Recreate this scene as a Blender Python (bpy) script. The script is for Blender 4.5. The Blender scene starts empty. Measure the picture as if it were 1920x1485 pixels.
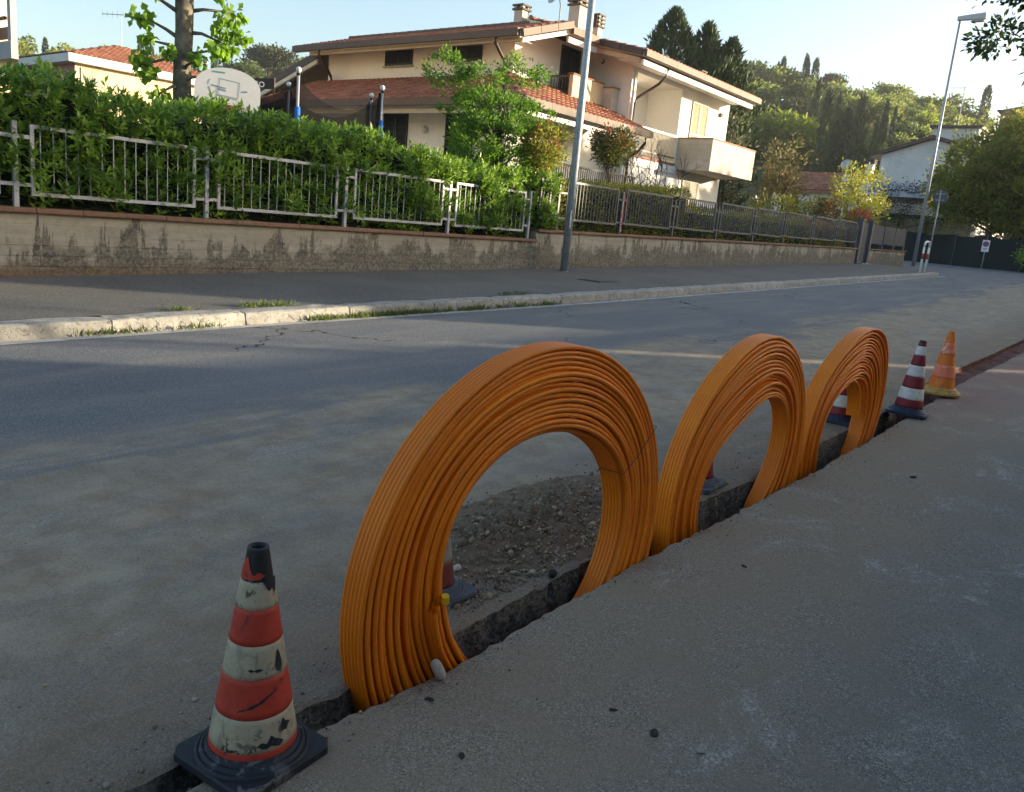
import bpy, math, random
import numpy as np
from mathutils import Vector, Matrix

SC = bpy.context.scene
COL = SC.collection
R = math.radians
rng = np.random.default_rng(7)
random.seed(7)
S = 0.01936                      # the street climbs this much per metre

# ------------------------------------------------------------------ camera
cam = bpy.data.cameras.new('camera')
cam.sensor_width = 36.0
cam.lens = 28.97
cam.clip_start = 0.05
cam.clip_end = 3000
co = bpy.data.objects.new('camera', cam)
COL.objects.link(co)
M = [[0.7800700668616457, 0.20072470499759807, -0.5926215348679896],
     [0.6190613226665955, -0.11007257824325153, 0.7775905775516885],
     [0.09085025902413717, -0.973444205037817, -0.21012522483876037]]
co.matrix_world = Matrix(((M[0][0], -M[0][1], -M[0][2], 0), (M[1][0], -M[1][1], -M[1][2], 0),
                          (M[2][0], -M[2][1], -M[2][2], 1.35), (0, 0, 0, 1)))
SC.camera = co

# ------------------------------------------------------------------ light
SUN_AZ, SUN_EL = R(42), R(9)
w = bpy.data.worlds.new('World')
SC.world = w
w.use_nodes = True
wn = w.node_tree
bg = wn.nodes['Background']
sky = wn.nodes.new('ShaderNodeTexSky')
sky.sky_type = 'NISHITA'
sky.sun_disc = False
sky.sun_elevation = SUN_EL
sky.sun_rotation = SUN_AZ
sky.air_density = 1.0
sky.dust_density = 2.4
sky.ozone_density = 1.5
bg.inputs[1].default_value = 0.15
wn.links.new(sky.outputs[0], bg.inputs[0])
sl = bpy.data.lights.new('sun', 'SUN')
sl.energy = 5.0
sl.angle = R(0.5)
sl.color = (1.0, 0.84, 0.60)
so = bpy.data.objects.new('sun', sl)
so.rotation_euler = Vector((math.sin(SUN_AZ) * math.cos(SUN_EL), math.cos(SUN_AZ) * math.cos(SUN_EL), math.sin(SUN_EL))).to_track_quat('Z', 'Y').to_euler()
COL.objects.link(so)
SC.view_settings.view_transform = 'Standard'
SC.view_settings.look = 'None'
SC.view_settings.exposure = 1.52
SC.view_settings.gamma = 1.0
SC.view_settings.use_curve_mapping = False

# ------------------------------------------------------------------ materials
class NT:
    def __init__(s, name):
        s.m = bpy.data.materials.new(name)
        s.m.use_nodes = True
        s.t = s.m.node_tree
        s.p = s.t.nodes['Principled BSDF']
    def node(s, typ, **kw):
        n = s.t.nodes.new('ShaderNode' + typ)
        for k, v in kw.items():
            setattr(n, k, v)
        return n
    def put(s, sock, v):
        if hasattr(v, 'links') or isinstance(v, bpy.types.NodeSocket):
            s.t.links.new(v, sock)
        else:
            sock.default_value = v
    def pos(s, scale=(1, 1, 1)):
        g = s.node('NewGeometry')
        mp = s.node('Mapping')
        mp.inputs['Scale'].default_value = scale
        s.t.links.new(g.outputs['Position'], mp.inputs[0])
        return mp.outputs[0]
    def objpos(s, scale=(1, 1, 1)):
        g = s.node('TexCoord')
        mp = s.node('Mapping')
        mp.inputs['Scale'].default_value = scale
        s.t.links.new(g.outputs['Object'], mp.inputs[0])
        return mp.outputs[0]
    def noise(s, vec, scale, detail=3, rough=.55, dist=0):
        n = s.node('TexNoise')
        s.t.links.new(vec, n.inputs['Vector'])
        n.inputs['Scale'].default_value = scale
        n.inputs['Detail'].default_value = detail
        n.inputs['Roughness'].default_value = rough
        n.inputs['Distortion'].default_value = dist
        return n.outputs['Fac']
    def vor(s, vec, scale, feature='F1', out='Distance'):
        n = s.node('TexVoronoi', feature=feature)
        s.t.links.new(vec, n.inputs['Vector'])
        n.inputs['Scale'].default_value = scale
        return n.outputs[out]
    def ramp(s, v, a, b, lo=0.0, hi=1.0):
        n = s.node('MapRange', interpolation_type='SMOOTHSTEP')
        s.put(n.inputs[0], v)
        for i, x in ((1, a), (2, b), (3, lo), (4, hi)):
            s.put(n.inputs[i], x)
        return n.outputs[0]
    def math(s, op, a, b=0.0, c=None):
        n = s.node('Math', operation=op)
        s.put(n.inputs[0], a)
        s.put(n.inputs[1], b)
        if c is not None:
            s.put(n.inputs[2], c)
        return n.outputs[0]
    def mix(s, f, a, b, blend='MIX'):
        n = s.node('Mix', data_type='RGBA', blend_type=blend)
        s.put(n.inputs[0], f)
        for i, x in ((6, a), (7, b)):
            s.put(n.inputs[i], (*x, 1) if isinstance(x, tuple) and len(x) == 3 else x)
        return n.outputs[2]
    def bump(s, h, strength=.3, dist=.01):
        b = s.node('Bump')
        b.inputs['Strength'].default_value = strength
        b.inputs['Distance'].default_value = dist
        s.t.links.new(h, b.inputs['Height'])
        s.t.links.new(b.outputs[0], s.p.inputs['Normal'])
    def xyz(s):
        g = s.node('NewGeometry')
        x = s.node('SeparateXYZ')
        s.t.links.new(g.outputs['Position'], x.inputs[0])
        return x.outputs
    def col(s, c):
        s.put(s.p.inputs['Base Color'], (*c, 1) if isinstance(c, tuple) and len(c) == 3 else c)
    def rough(s, v):
        s.put(s.p.inputs['Roughness'], v)
    def spec(s, v):
        s.p.inputs['Specular IOR Level'].default_value = v

def dark(c, k):
    return tuple(min(1, x * k) for x in c)

def pm(name, c, rough=.6, var=.25, scale=3.0, metal=0.0, bump=0.0, bscale=40, spec=.4, perobj=0.0, dirt=None, dirtamt=.0, dscale=6):
    t = NT(name)
    v = t.pos()
    n1 = t.noise(v, scale, 5, .6)
    c1 = t.mix(t.ramp(n1, .3, .7), dark(c, 1 - var), dark(c, 1 + var * .6))
    n2 = t.noise(v, scale * 14, 3, .6)
    c1 = t.mix(t.ramp(n2, .35, .75), c1, dark(c, 1 - var * .6))
    if dirt:
        c1 = t.mix(t.math('MULTIPLY', t.ramp(t.noise(v, dscale, 6, .65), .48, .68), dirtamt), c1, dirt)
    if perobj:
        oi = t.node('ObjectInfo')
        c1 = t.mix(t.math('MULTIPLY', oi.outputs['Random'], perobj), c1, dark(c, .45))
    t.col(c1)
    t.rough(rough)
    t.p.inputs['Metallic'].default_value = metal
    t.spec(spec)
    if bump:
        t.bump(t.noise(v, bscale, 4, .6), bump, .01)
    return t.m

def leafm(name, a, b, trans=.35, rough=.45, tcol=None, spec=.35, ns=1.3, wn_=.35):
    t = NT(name)
    g = t.node('NewGeometry')
    r = g.outputs['Random Per Island']
    nn = t.ramp(t.noise(t.pos(), ns, 2), .38, .62)
    f = t.math('ADD', t.math('MULTIPLY', r, 1 - wn_), t.math('MULTIPLY', nn, wn_))
    c = t.mix(f, a, b)
    t.col(c)
    t.rough(rough)
    t.spec(spec)
    tr = t.node('BsdfTranslucent')
    c2 = t.mix(f, dark(tcol or a, 1.6), dark(tcol or b, 1.9))
    t.t.links.new(c2, tr.inputs[0])
    mx = t.node('MixShader')
    mx.inputs[0].default_value = trans
    t.t.links.new(t.p.outputs[0], mx.inputs[1])
    t.t.links.new(tr.outputs[0], mx.inputs[2])
    t.t.links.new(mx.outputs[0], t.t.nodes['Material Output'].inputs[0])
    return t.m

def road_mat():
    t = NT('road_asphalt')
    v = t.pos()
    x, y, z = t.xyz()
    big = t.noise(v, .45, 4, .6)
    streak = t.noise(t.pos((1.6, .28, 1)), 1.6, 6, .62, .4)
    mid = t.noise(v, 5, 5, .65)
    c = t.mix(t.ramp(big, .3, .7), (.115, .122, .134), (.155, .158, .165))
    c = t.mix(t.ramp(streak, .42, .75), c, (.20, .19, .175))
    # pale dust blown out of the trench
    e = t.math('ADD', x, t.math('MULTIPLY', t.math('SUBTRACT', streak, .5), 3.4))
    e = t.math('ADD', e, t.math('MULTIPLY', t.math('SUBTRACT', big, .5), 1.6))
    m1 = t.ramp(e, -4.5, -3.5)
    m2 = t.ramp(t.noise(t.pos((1.7, .5, 1)), 1.9, 7, .68, .9), .36, .62)
    dm = t.math('MULTIPLY', m1, t.math('ADD', .58, t.math('MULTIPLY', m2, .42)))
    dc = t.mix(t.ramp(mid, .3, .7), (.235, .178, .115), (.355, .292, .205))
    c = t.mix(dm, c, dc)
    # brown soil along the lip
    m3 = t.math('MULTIPLY', t.ramp(t.math('ADD', x, t.math('MULTIPLY', t.math('SUBTRACT', mid, .5), .5)), -2.6, -1.55), .7)
    c = t.mix(m3, c, (.15, .108, .074))
    # white scuffs
    sc = t.math('MULTIPLY', t.ramp(t.noise(t.pos((1.2, .5, 1)), 2.6, 8, .74, .6), .52, .70), m1)
    gr = t.ramp(t.noise(v, 70, 4, .7), .40, .62)
    c = t.mix(t.math('MULTIPLY', t.math('MULTIPLY', sc, gr), .62), c, (.44, .42, .38))
    # stone chips
    vr = t.vor(v, 230, 'F1', 'Color')
    chip = t.node('SeparateColor'); t.t.links.new(vr, chip.inputs[0])
    cv = chip.outputs[0]
    ck2 = t.math('SUBTRACT', 1.0, t.math('MULTIPLY', dm, .55))
    c = t.mix(t.math('MULTIPLY', t.ramp(cv, .6, 1.0, 0, .5), ck2), c, (.36, .35, .33))
    c = t.mix(t.math('MULTIPLY', t.ramp(cv, .0, .35, .55, 0), ck2), c, (.05, .05, .05))
    # cracks
    cr = t.node('TexVoronoi', feature='DISTANCE_TO_EDGE')
    wv = t.node('VectorMath', operation='ADD')
    nz = t.node('TexNoise'); nz.inputs['Scale'].default_value = 2.5; nz.inputs['Detail'].default_value = 5
    t.t.links.new(v, nz.inputs['Vector'])
    t.t.links.new(v, wv.inputs[0]); t.t.links.new(nz.outputs['Color'], wv.inputs[1])
    t.t.links.new(wv.outputs[0], cr.inputs['Vector']); cr.inputs['Scale'].default_value = .42
    ck = t.math('MULTIPLY', t.ramp(cr.outputs['Distance'], .002, .009, 1, 0), t.ramp(t.noise(v, .7, 2), .52, .6))
    c = t.mix(t.math('MULTIPLY', ck, t.ramp(x, -3.4, -4.2)), c, (.02, .02, .02))
    t.col(c)
    t.rough(.9)
    t.spec(.25)
    h = t.math('ADD', t.math('MULTIPLY', t.noise(v, 160, 3, .6), .5), t.math('MULTIPLY', t.noise(v, 28, 4, .65), 1.0))
    t.bump(h, .55, .012)
    return t.m

def near_mat():
    t = NT('pavement_asphalt')
    v = t.pos()
    x, y, z = t.xyz()
    big = t.noise(v, 1.1, 6, .68)
    c = t.mix(t.ramp(big, .34, .66), (.108, .107, .104), (.168, .155, .132))
    m1 = t.ramp(t.math('ADD', x, t.math('MULTIPLY', t.math('SUBTRACT', big, .5), 1.6)), -.15, -1.2)
    c = t.mix(t.math('MULTIPLY', m1, .85), c, (.245, .195, .135))
    sc = t.ramp(t.noise(t.pos((1.5, 1, 1)), 1.7, 9, .76, .5), .53, .68)
    gr = t.ramp(t.noise(v, 80, 4, .7), .42, .60)
    c = t.mix(t.math('MULTIPLY', t.math('MULTIPLY', sc, gr), .75), c, (.46, .46, .46))
    rd = t.math('MULTIPLY', t.ramp(y, 5.5, 8.5), t.math('MULTIPLY', t.ramp(x, -.5, -1.2), t.ramp(t.noise(v, 2.2, 4), .34, .55)))
    c = t.mix(t.math('MULTIPLY', rd, .75), c, (.20, .085, .08))
    vr = t.vor(v, 260, 'F1', 'Color')
    chip = t.node('SeparateColor'); t.t.links.new(vr, chip.inputs[0])
    pt = t.ramp(t.noise(v, 4.5, 4, .65), .35, .65, .35, 1)
    c = t.mix(t.math('MULTIPLY', t.ramp(chip.outputs[0], .6, 1.0, 0, .65), pt), c, (.38, .372, .35))
    c = t.mix(t.math('MULTIPLY', t.ramp(chip.outputs[1], .0, .35, .65, 0), pt), c, (.025, .025, .025))
    sp = t.ramp(t.vor(v, 9), .02, .07, .8, 0)
    c = t.mix(t.math('MULTIPLY', sp, t.ramp(t.noise(v, 3, 2), .55, .6)), c, (.02, .018, .016))
    t.col(c)
    t.rough(.88)
    t.spec(.3)
    h = t.math('ADD', t.math('MULTIPLY', t.noise(v, 180, 3, .6), .6), t.math('MULTIPLY', t.noise(v, 22, 4, .65), .8))
    t.bump(h, .5, .012)
    return t.m

def side_mat():
    t = NT('sidewalk_asphalt')
    v = t.pos()
    c = t.mix(t.ramp(t.noise(v, .8, 5, .6), .3, .7), (.125, .118, .108), (.165, .155, .138))
    chip = t.node('SeparateColor'); t.t.links.new(t.vor(v, 90, 'F1', 'Color'), chip.inputs[0])
    c = t.mix(t.ramp(chip.outputs[0], .6, 1, 0, .5), c, (.24, .23, .21))
    c = t.mix(t.ramp(chip.outputs[1], 0, .35, .6, 0), c, (.04, .04, .04))
    t.col(c); t.rough(.9); t.spec(.25)
    t.bump(t.noise(v, 120, 3, .6), .5, .01)
    return t.m

def soil_mat():
    t = NT('trench_soil')
    v = t.pos()
    x, y, z = t.xyz()
    zz = t.math('SUBTRACT', z, t.math('MULTIPLY', y, S))
    c = t.mix(t.ramp(t.noise(v, 14, 6, .7), .3, .7), (.10, .078, .062), (.28, .215, .165))
    top = t.ramp(zz, -.16, -.10)
    c2 = t.mix(t.ramp(t.noise(v, 60, 4, .7), .35, .65), (.075, .07, .066), (.26, .235, .205))
    c = t.mix(top, c, c2)
    red = t.math('MULTIPLY', t.ramp(y, 6.5, 8.0), .8)
    c = t.mix(red, c, t.mix(t.ramp(t.noise(v, 9, 5, .7), .3, .7), (.10, .036, .030), (.22, .095, .078)))
    t.col(c); t.rough(.95); t.spec(.1)
    t.bump(t.noise(v, 45, 5, .7), .9, .03)
    return t.m

def wall_mat():
    t = NT('board_marked_concrete')
    v = t.pos()
    x, y, z = t.xyz()
    h = t.math('SUBTRACT', z, t.math('ADD', t.math('MULTIPLY', y, S), .15))
    c = t.mix(t.ramp(t.noise(t.pos((1, .5, 5)), 1.6, 5, .6), .3, .7), (.335, .300, .240), (.43, .390, .315))
    c = t.mix(t.math('MULTIPLY', t.ramp(t.noise(v, 11, 5, .7), .45, .7), .5), c, (.27, .235, .17))
    drip = t.noise(t.pos((1, 2.6, .35)), 1.5, 6, .68, .55)
    fine = t.noise(v, 7, 7, .72, .5)
    lim = t.math('ADD', t.math('ADD', .20, t.math('MULTIPLY', t.ramp(y, 4, 9), .12)), t.math('MULTIPLY', t.ramp(drip, .46, .70), .62))
    lim = t.math('ADD', lim, t.math('MULTIPLY', t.ramp(t.noise(t.pos((1, 1, 0)), .8, 2), .35, .65), .22))
    e = t.math('ADD', t.math('SUBTRACT', lim, h), t.math('ADD', t.math('MULTIPLY', t.math('SUBTRACT', fine, .5), .62), t.math('MULTIPLY', t.math('SUBTRACT', t.noise(v, 2.3, 5, .65, .8), .5), .75)))
    m = t.ramp(e, -.05, .14)
    blot = t.ramp(t.noise(v, 22, 6, .75, .6), .36, .60, .45, 1)
    sc = t.mix(t.ramp(t.noise(v, 3, 4), .35, .65), (.046, .043, .037), (.115, .098, .074))
    c = t.mix(t.math('MULTIPLY', t.math('MULTIPLY', m, blot), .88), c, sc)
    # rusty band near the ground
    rb = t.math('MULTIPLY', t.ramp(t.math('ADD', h, t.math('MULTIPLY', fine, .2)), .28, .12), t.ramp(y, 7.5, 3.5))
    c = t.mix(t.math('MULTIPLY', rb, .65), c, (.20, .105, .045))
    # pale lime scribbles
    lm = t.math('MULTIPLY', t.ramp(t.noise(v, 16, 6, .75, 1.5), .60, .68), t.ramp(h, .45, .2))
    c = t.mix(t.math('MULTIPLY', lm, .6), c, (.36, .34, .29))
    t.col(c); t.rough(.92); t.spec(.2)
    t.bump(t.noise(t.pos((1, .6, 3)), 26, 6, .7), .5, .012)
    return t.m

def kerb_mat():
    t = NT('kerb_stone_concrete')
    v = t.pos()
    oi = t.node('ObjectInfo')
    c = t.mix(t.ramp(t.noise(v, 6, 6, .7), .3, .7), (.29, .275, .245), (.46, .445, .405))
    c = t.mix(t.math('MULTIPLY', oi.outputs['Random'], .35), c, (.22, .21, .19))
    c = t.mix(t.math('MULTIPLY', t.ramp(t.noise(v, 16, 6, .75, .7), .52, .64), .75), c, (.10, .095, .085))
    t.col(c); t.rough(.9); t.spec(.2)
    t.bump(t.noise(v, 40, 6, .75), .7, .015)
    return t.m

def coil_mat():
    t = NT('orange_duct_plastic')
    v = t.pos()
    oi = t.node('ObjectInfo')
    n = t.noise(v, 7, 4, .6)
    c = t.mix(t.ramp(n, .3, .7), (.80, .205, .005), (.88, .255, .007))
    c = t.mix(t.math('MULTIPLY', oi.outputs['Random'], .6), c, (.60, .135, .005))
    d = t.ramp(t.noise(v, 11, 6, .7), .56, .75)
    c = t.mix(t.math('MULTIPLY', d, .22), c, (.33, .20, .10))
    t.col(c)
    t.rough(t.ramp(n, .3, .7, .42, .58)); t.spec(.35)
    t.p.inputs['Subsurface Weight'].default_value = 0.0
    t.bump(t.noise(v, 130, 2, .5), .06, .004)
    return t.m

def paint_mat(name, c, under, amt=.5, sc=14.0, rough=.55):
    t = NT(name)
    v = t.objpos()
    n = t.noise(v, sc, 7, .72, .6)
    big = t.noise(v, 5, 2)
    a = t.mix(t.ramp(t.noise(v, 22, 5, .7), .3, .75), c, dark(c, .72))
    f = t.math('MULTIPLY', t.ramp(n, .66 - .12 * amt, .70 - .12 * amt), t.ramp(big, .45, .6, .25, 1))
    a = t.mix(f, a, under)
    st = t.ramp(t.noise(t.objpos((1, 1, .15)), 34, 4, .6), .62, .72)
    a = t.mix(t.math('MULTIPLY', st, .35 * amt + .08), a, dark(under, 1.6))
    t.col(a); t.rough(rough); t.spec(.3)
    t.bump(n, .15, .003)
    return t.m

def galv_mat():
    t = NT('galvanised_steel')
    v = t.pos((1, 1, .6))
    c = t.mix(t.ramp(t.noise(v, 35, 5, .7), .3, .7), (.24, .27, .30), (.43, .455, .48))
    t.col(c); t.rough(.5); t.p.inputs['Metallic'].default_value = .2
    return t.m

def net_mat():
    t = NT('black_mesh_net')
    v = t.pos()
    t.col((.012, .012, .013)); t.rough(.9); t.spec(0)
    tr = t.node('BsdfTransparent')
    mx = t.node('MixShader')
    mx.inputs[0].default_value = .74
    t.t.links.new(tr.outputs[0], mx.inputs[1])
    t.t.links.new(t.p.outputs[0], mx.inputs[2])
    t.t.links.new(mx.outputs[0], t.t.nodes['Material Output'].inputs[0])
    return t.m

def tile_mat(name, a, b):
    t = NT(name)
    v = t.pos()
    g = t.node('NewGeometry')
    r = g.outputs['Random Per Island']
    c = t.mix(r, a, b)
    c = t.mix(t.math('MULTIPLY', t.ramp(t.noise(v, 6, 6, .7), .5, .7), .5), c, dark(a, .45))
    t.col(c); t.rough(.8); t.spec(.2)
    return t.m

MT = dict(
    road=road_mat(), near=near_mat(), side=side_mat(), soil=soil_mat(), wall=wall_mat(), kerb=kerb_mat(), coil=coil_mat(), galv=galv_mat(), net=net_mat(),
    line=pm('worn_white_line', (.42, .41, .38), .85, .25, 3, dirt=(.12, .12, .12), dirtamt=.75, dscale=9),
    coping=pm('terracotta_coping', (.29, .155, .098), .85, .35, 6, bump=.3, perobj=.35, dirt=(.09, .07, .05), dirtamt=.7),
    fence_light=pm('pale_grey_fence_paint', (.44, .44, .45), .5, .12, 4),
    fence_dark=pm('dark_grey_fence_paint', (.092, .098, .11), .5, .15, 4),
    fence_solid=pm('slate_grey_sheet_metal', (.07, .074, .09), .65, .15, 3, spec=.2),
    soilg=pm('garden_soil', (.085, .075, .05), .95, .4, 1.5, bump=.4),
    hillg=pm('hill_grass', (.075, .095, .035), .95, .45, .08),
    cream=pm('cream_render', (.82, .795, .74), .85, .06, .7, bump=.08, bscale=60),
    beam=pm('cream_beam', (.62, .55, .44), .8, .1, 1),
    browng=pm('brown_gutter', (.072, .042, .034), .5, .2, 3),
    verge=pm('brown_verge_tile', (.19, .145, .115), .7, .2, 2, perobj=.2),
    shutdk=pm('dark_green_shutter', (.012, .021, .022), .45, .2, 3),
    shutlt=pm('olive_shutter', (.40, .37, .25), .6, .12, 2),
    rail=pm('brown_railing', (.11, .09, .075), .5, .15, 3),
    board=pm('board_marked_balcony', (.56, .50, .42), .9, .2, 2.0, bump=.3, bscale=18, dirt=(.34, .30, .25), dirtamt=.45),
    tile=tile_mat('red_clay_tile', (.25, .095, .060), (.40, .175, .10)),
    ridge=pm('mossy_ridge_tile', (.16, .115, .09), .9, .35, 5, perobj=.3),
    brick=pm('terracotta_edge', (.33, .15, .09), .8, .2, 4),
    chim=pm('chimney_render', (.50, .44, .37), .85, .2, 3),
    chimr=pm('chimney_red_band', (.30, .10, .06), .8, .2, 4),
    slate=pm('dark_chimney_slab', (.10, .085, .075), .8, .2, 4),
    white=pm('white_paint', (.78, .78, .76), .5, .06, 3),
    pipew=pm('white_pipe', (.70, .71, .74), .4, .06, 3),
    lampw=pm('white_lamp_glass', (.75, .73, .66), .3, .05, 3),
    dish=pm('grey_dish', (.40, .41, .43), .45, .1, 3),
    yellowr=pm('lit_yellow_render', (.70, .55, .35), .85, .08, .6),
    pink_and_shade=pm('pink_and_shade_render', (.38, .20, .155), .85, .1, .6),  # true pink on the far building, painted shade on the tan house
    whitec=pm('white_concrete_band', (.66, .64, .60), .85, .1, .8),
    slabc=pm('grey_concrete', (.40, .39, .38), .85, .12, 1),
    greyw=pm('weathered_white_render', (.66, .64, .61), .9, .14, .5, dirt=(.42, .41, .42), dirtamt=.5, dscale=1.2),
    shutgrey=pm('weathered_grey_shutter', (.42, .39, .32), .7, .2, 3),
    wood=pm('brown_wood', (.16, .095, .055), .7, .25, 4),
    bark=pm('tree_bark', (.105, .082, .062), .95, .4, 8, bump=.7, bscale=25),
    barkl=pm('pale_speckled_bark', (.20, .165, .125), .95, .5, 7, bump=.6, bscale=20, dirt=(.07, .06, .05), dirtamt=.8, dscale=9),
    twig=pm('bare_twig', (.075, .055, .048), .9, .2, 6),
    blue=pm('blue_foam_sleeve', (.02, .16, .60), .6, .15, 6),
    steel=pm('pale_steel_pole', (.55, .55, .56), .35, .1, 5, metal=.5),
    black=pm('black_plastic', (.012, .012, .013), .5, .2, 5),
    redmetal=pm('dark_red_rim', (.22, .035, .03), .5, .2, 6),
    boardw=pm('white_backboard', (.62, .62, .63), .5, .07, 3),
    inkblue=pm('blue_grey_print', (.22, .27, .32), .6, .1, 6),
    inkteal=pm('teal_print', (.10, .30, .30), .6, .1, 6),
    inkdark=pm('navy_print', (.03, .05, .08), .6, .1, 6),
    sheet=pm('dark_banner', (.025, .022, .03), .7, .2, 4),
    meshfence=pm('dark_green_shade_net', (.012, .020, .019), .85, .35, 1.4, bump=.4, bscale=3),
    redcloth=pm('crimson_cloth', (.42, .02, .06), .8, .15, 4),
    redpaint=pm('red_post_paint', (.42, .03, .03), .5, .15, 5),
    signblue=pm('sign_blue', (.05, .09, .35), .4, .05, 5),
    signgrey=pm('sign_back_grey', (.06, .065, .075), .5, .1, 5),
    grey=pm('grey_steel', (.28, .30, .32), .45, .1, 5, metal=.4),
    pebbles=tile_mat('mixed_rubble', (.13, .092, .058), (.40, .32, .225)),
    stone=pm('pale_rubble_stone', (.36, .32, .265), .95, .25, 14, bump=.5, bscale=50, perobj=.45),
    rubble=pm('brown_rubble', (.17, .122, .078), .95, .4, 12, bump=.6, bscale=40),
    clod=pm('dark_soil_clod', (.030, .026, .023), .95, .3, 20, bump=.5),
    whitestone=pm('whitish_stone', (.46, .40, .33), .9, .35, 25, bump=.6, bscale=50),
    capy=pm('yellow_end_cap', (.75, .46, .01), .4, .1, 9),
    iron=pm('iron_cover', (.075, .075, .075), .7, .2, 6),
    house2=pm('ochre_render', (.42, .33, .22), .85, .12, .6),
)
LF = dict(
    laurel=leafm('laurel_leaf', (.048, .112, .014), (.135, .235, .028), .32, .36),
    laurel_new=leafm('fresh_laurel_leaf', (.15, .26, .02), (.24, .36, .045), .35, .4),
    dry=leafm('orange_dying_leaf', (.30, .09, .02), (.42, .20, .03), .25, .5),
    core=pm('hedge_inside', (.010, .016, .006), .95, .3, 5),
    maple=leafm('spring_green_leaf', (.060, .145, .014), (.145, .255, .026), .42, .5),
    lime=leafm('sunlit_lime_leaf', (.10, .20, .012), (.20, .33, .03), .5, .45),
    photg=leafm('photinia_leaf', (.050, .070, .018), (.17, .17, .035), .2, .32),
    photg_sunlit=leafm('photinia_leaf_sunlit', (.09, .125, .020), (.32, .29, .05), .38, .3),  # photinia leaf with the low sun painted in as a golden tone
    photr=leafm('photinia_red_shoot', (.17, .06, .035), (.28, .10, .05), .3, .38),
    redsh=leafm('bright_red_shoot', (.34, .08, .05), (.46, .17, .08), .3, .38),
    cyp=leafm('cypress_foliage', (.018, .042, .015), (.055, .085, .024), .12, .7),
    pine=leafm('pine_foliage', (.035, .055, .022), (.085, .100, .035), .12, .7),
    wood1=leafm('woodland_green', (.105, .145, .030), (.225, .260, .060), .38, .65),
    woods=leafm('hillside_foliage', (.060, .100, .020), (.260, .290, .060), .32, .65, ns=.16, wn_=.62),
    wood2=leafm('woodland_dark_green', (.060, .095, .022), (.140, .180, .042), .32, .65),
    woody=leafm('yellow_green_foliage', (.125, .180, .012), (.235, .270, .022), .35, .6),
    mag=leafm('magnolia_leaf', (.085, .115, .020), (.30, .28, .045), .45, .36),
    ysh=leafm('yellow_shrub_leaf', (.17, .19, .02), (.32, .31, .05), .35, .5),
    olive=leafm('grey_olive_leaf', (.10, .105, .055), (.20, .195, .11), .2, .6),
    brown=leafm('rusty_spring_foliage', (.11, .10, .035), (.19, .15, .06), .3, .6),
    plum=leafm('purple_plum_leaf', (.07, .025, .022), (.14, .05, .04), .2, .6),
    vine=leafm('dry_vine', (.045, .035, .035), (.10, .08, .07), .15, .7),
    bough=leafm('dark_bough_leaf', (.020, .040, .012), (.045, .075, .020), .25, .5),
    grass=leafm('verge_grass', (.055, .095, .018), (.14, .17, .035), .3, .6),
)

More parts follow.
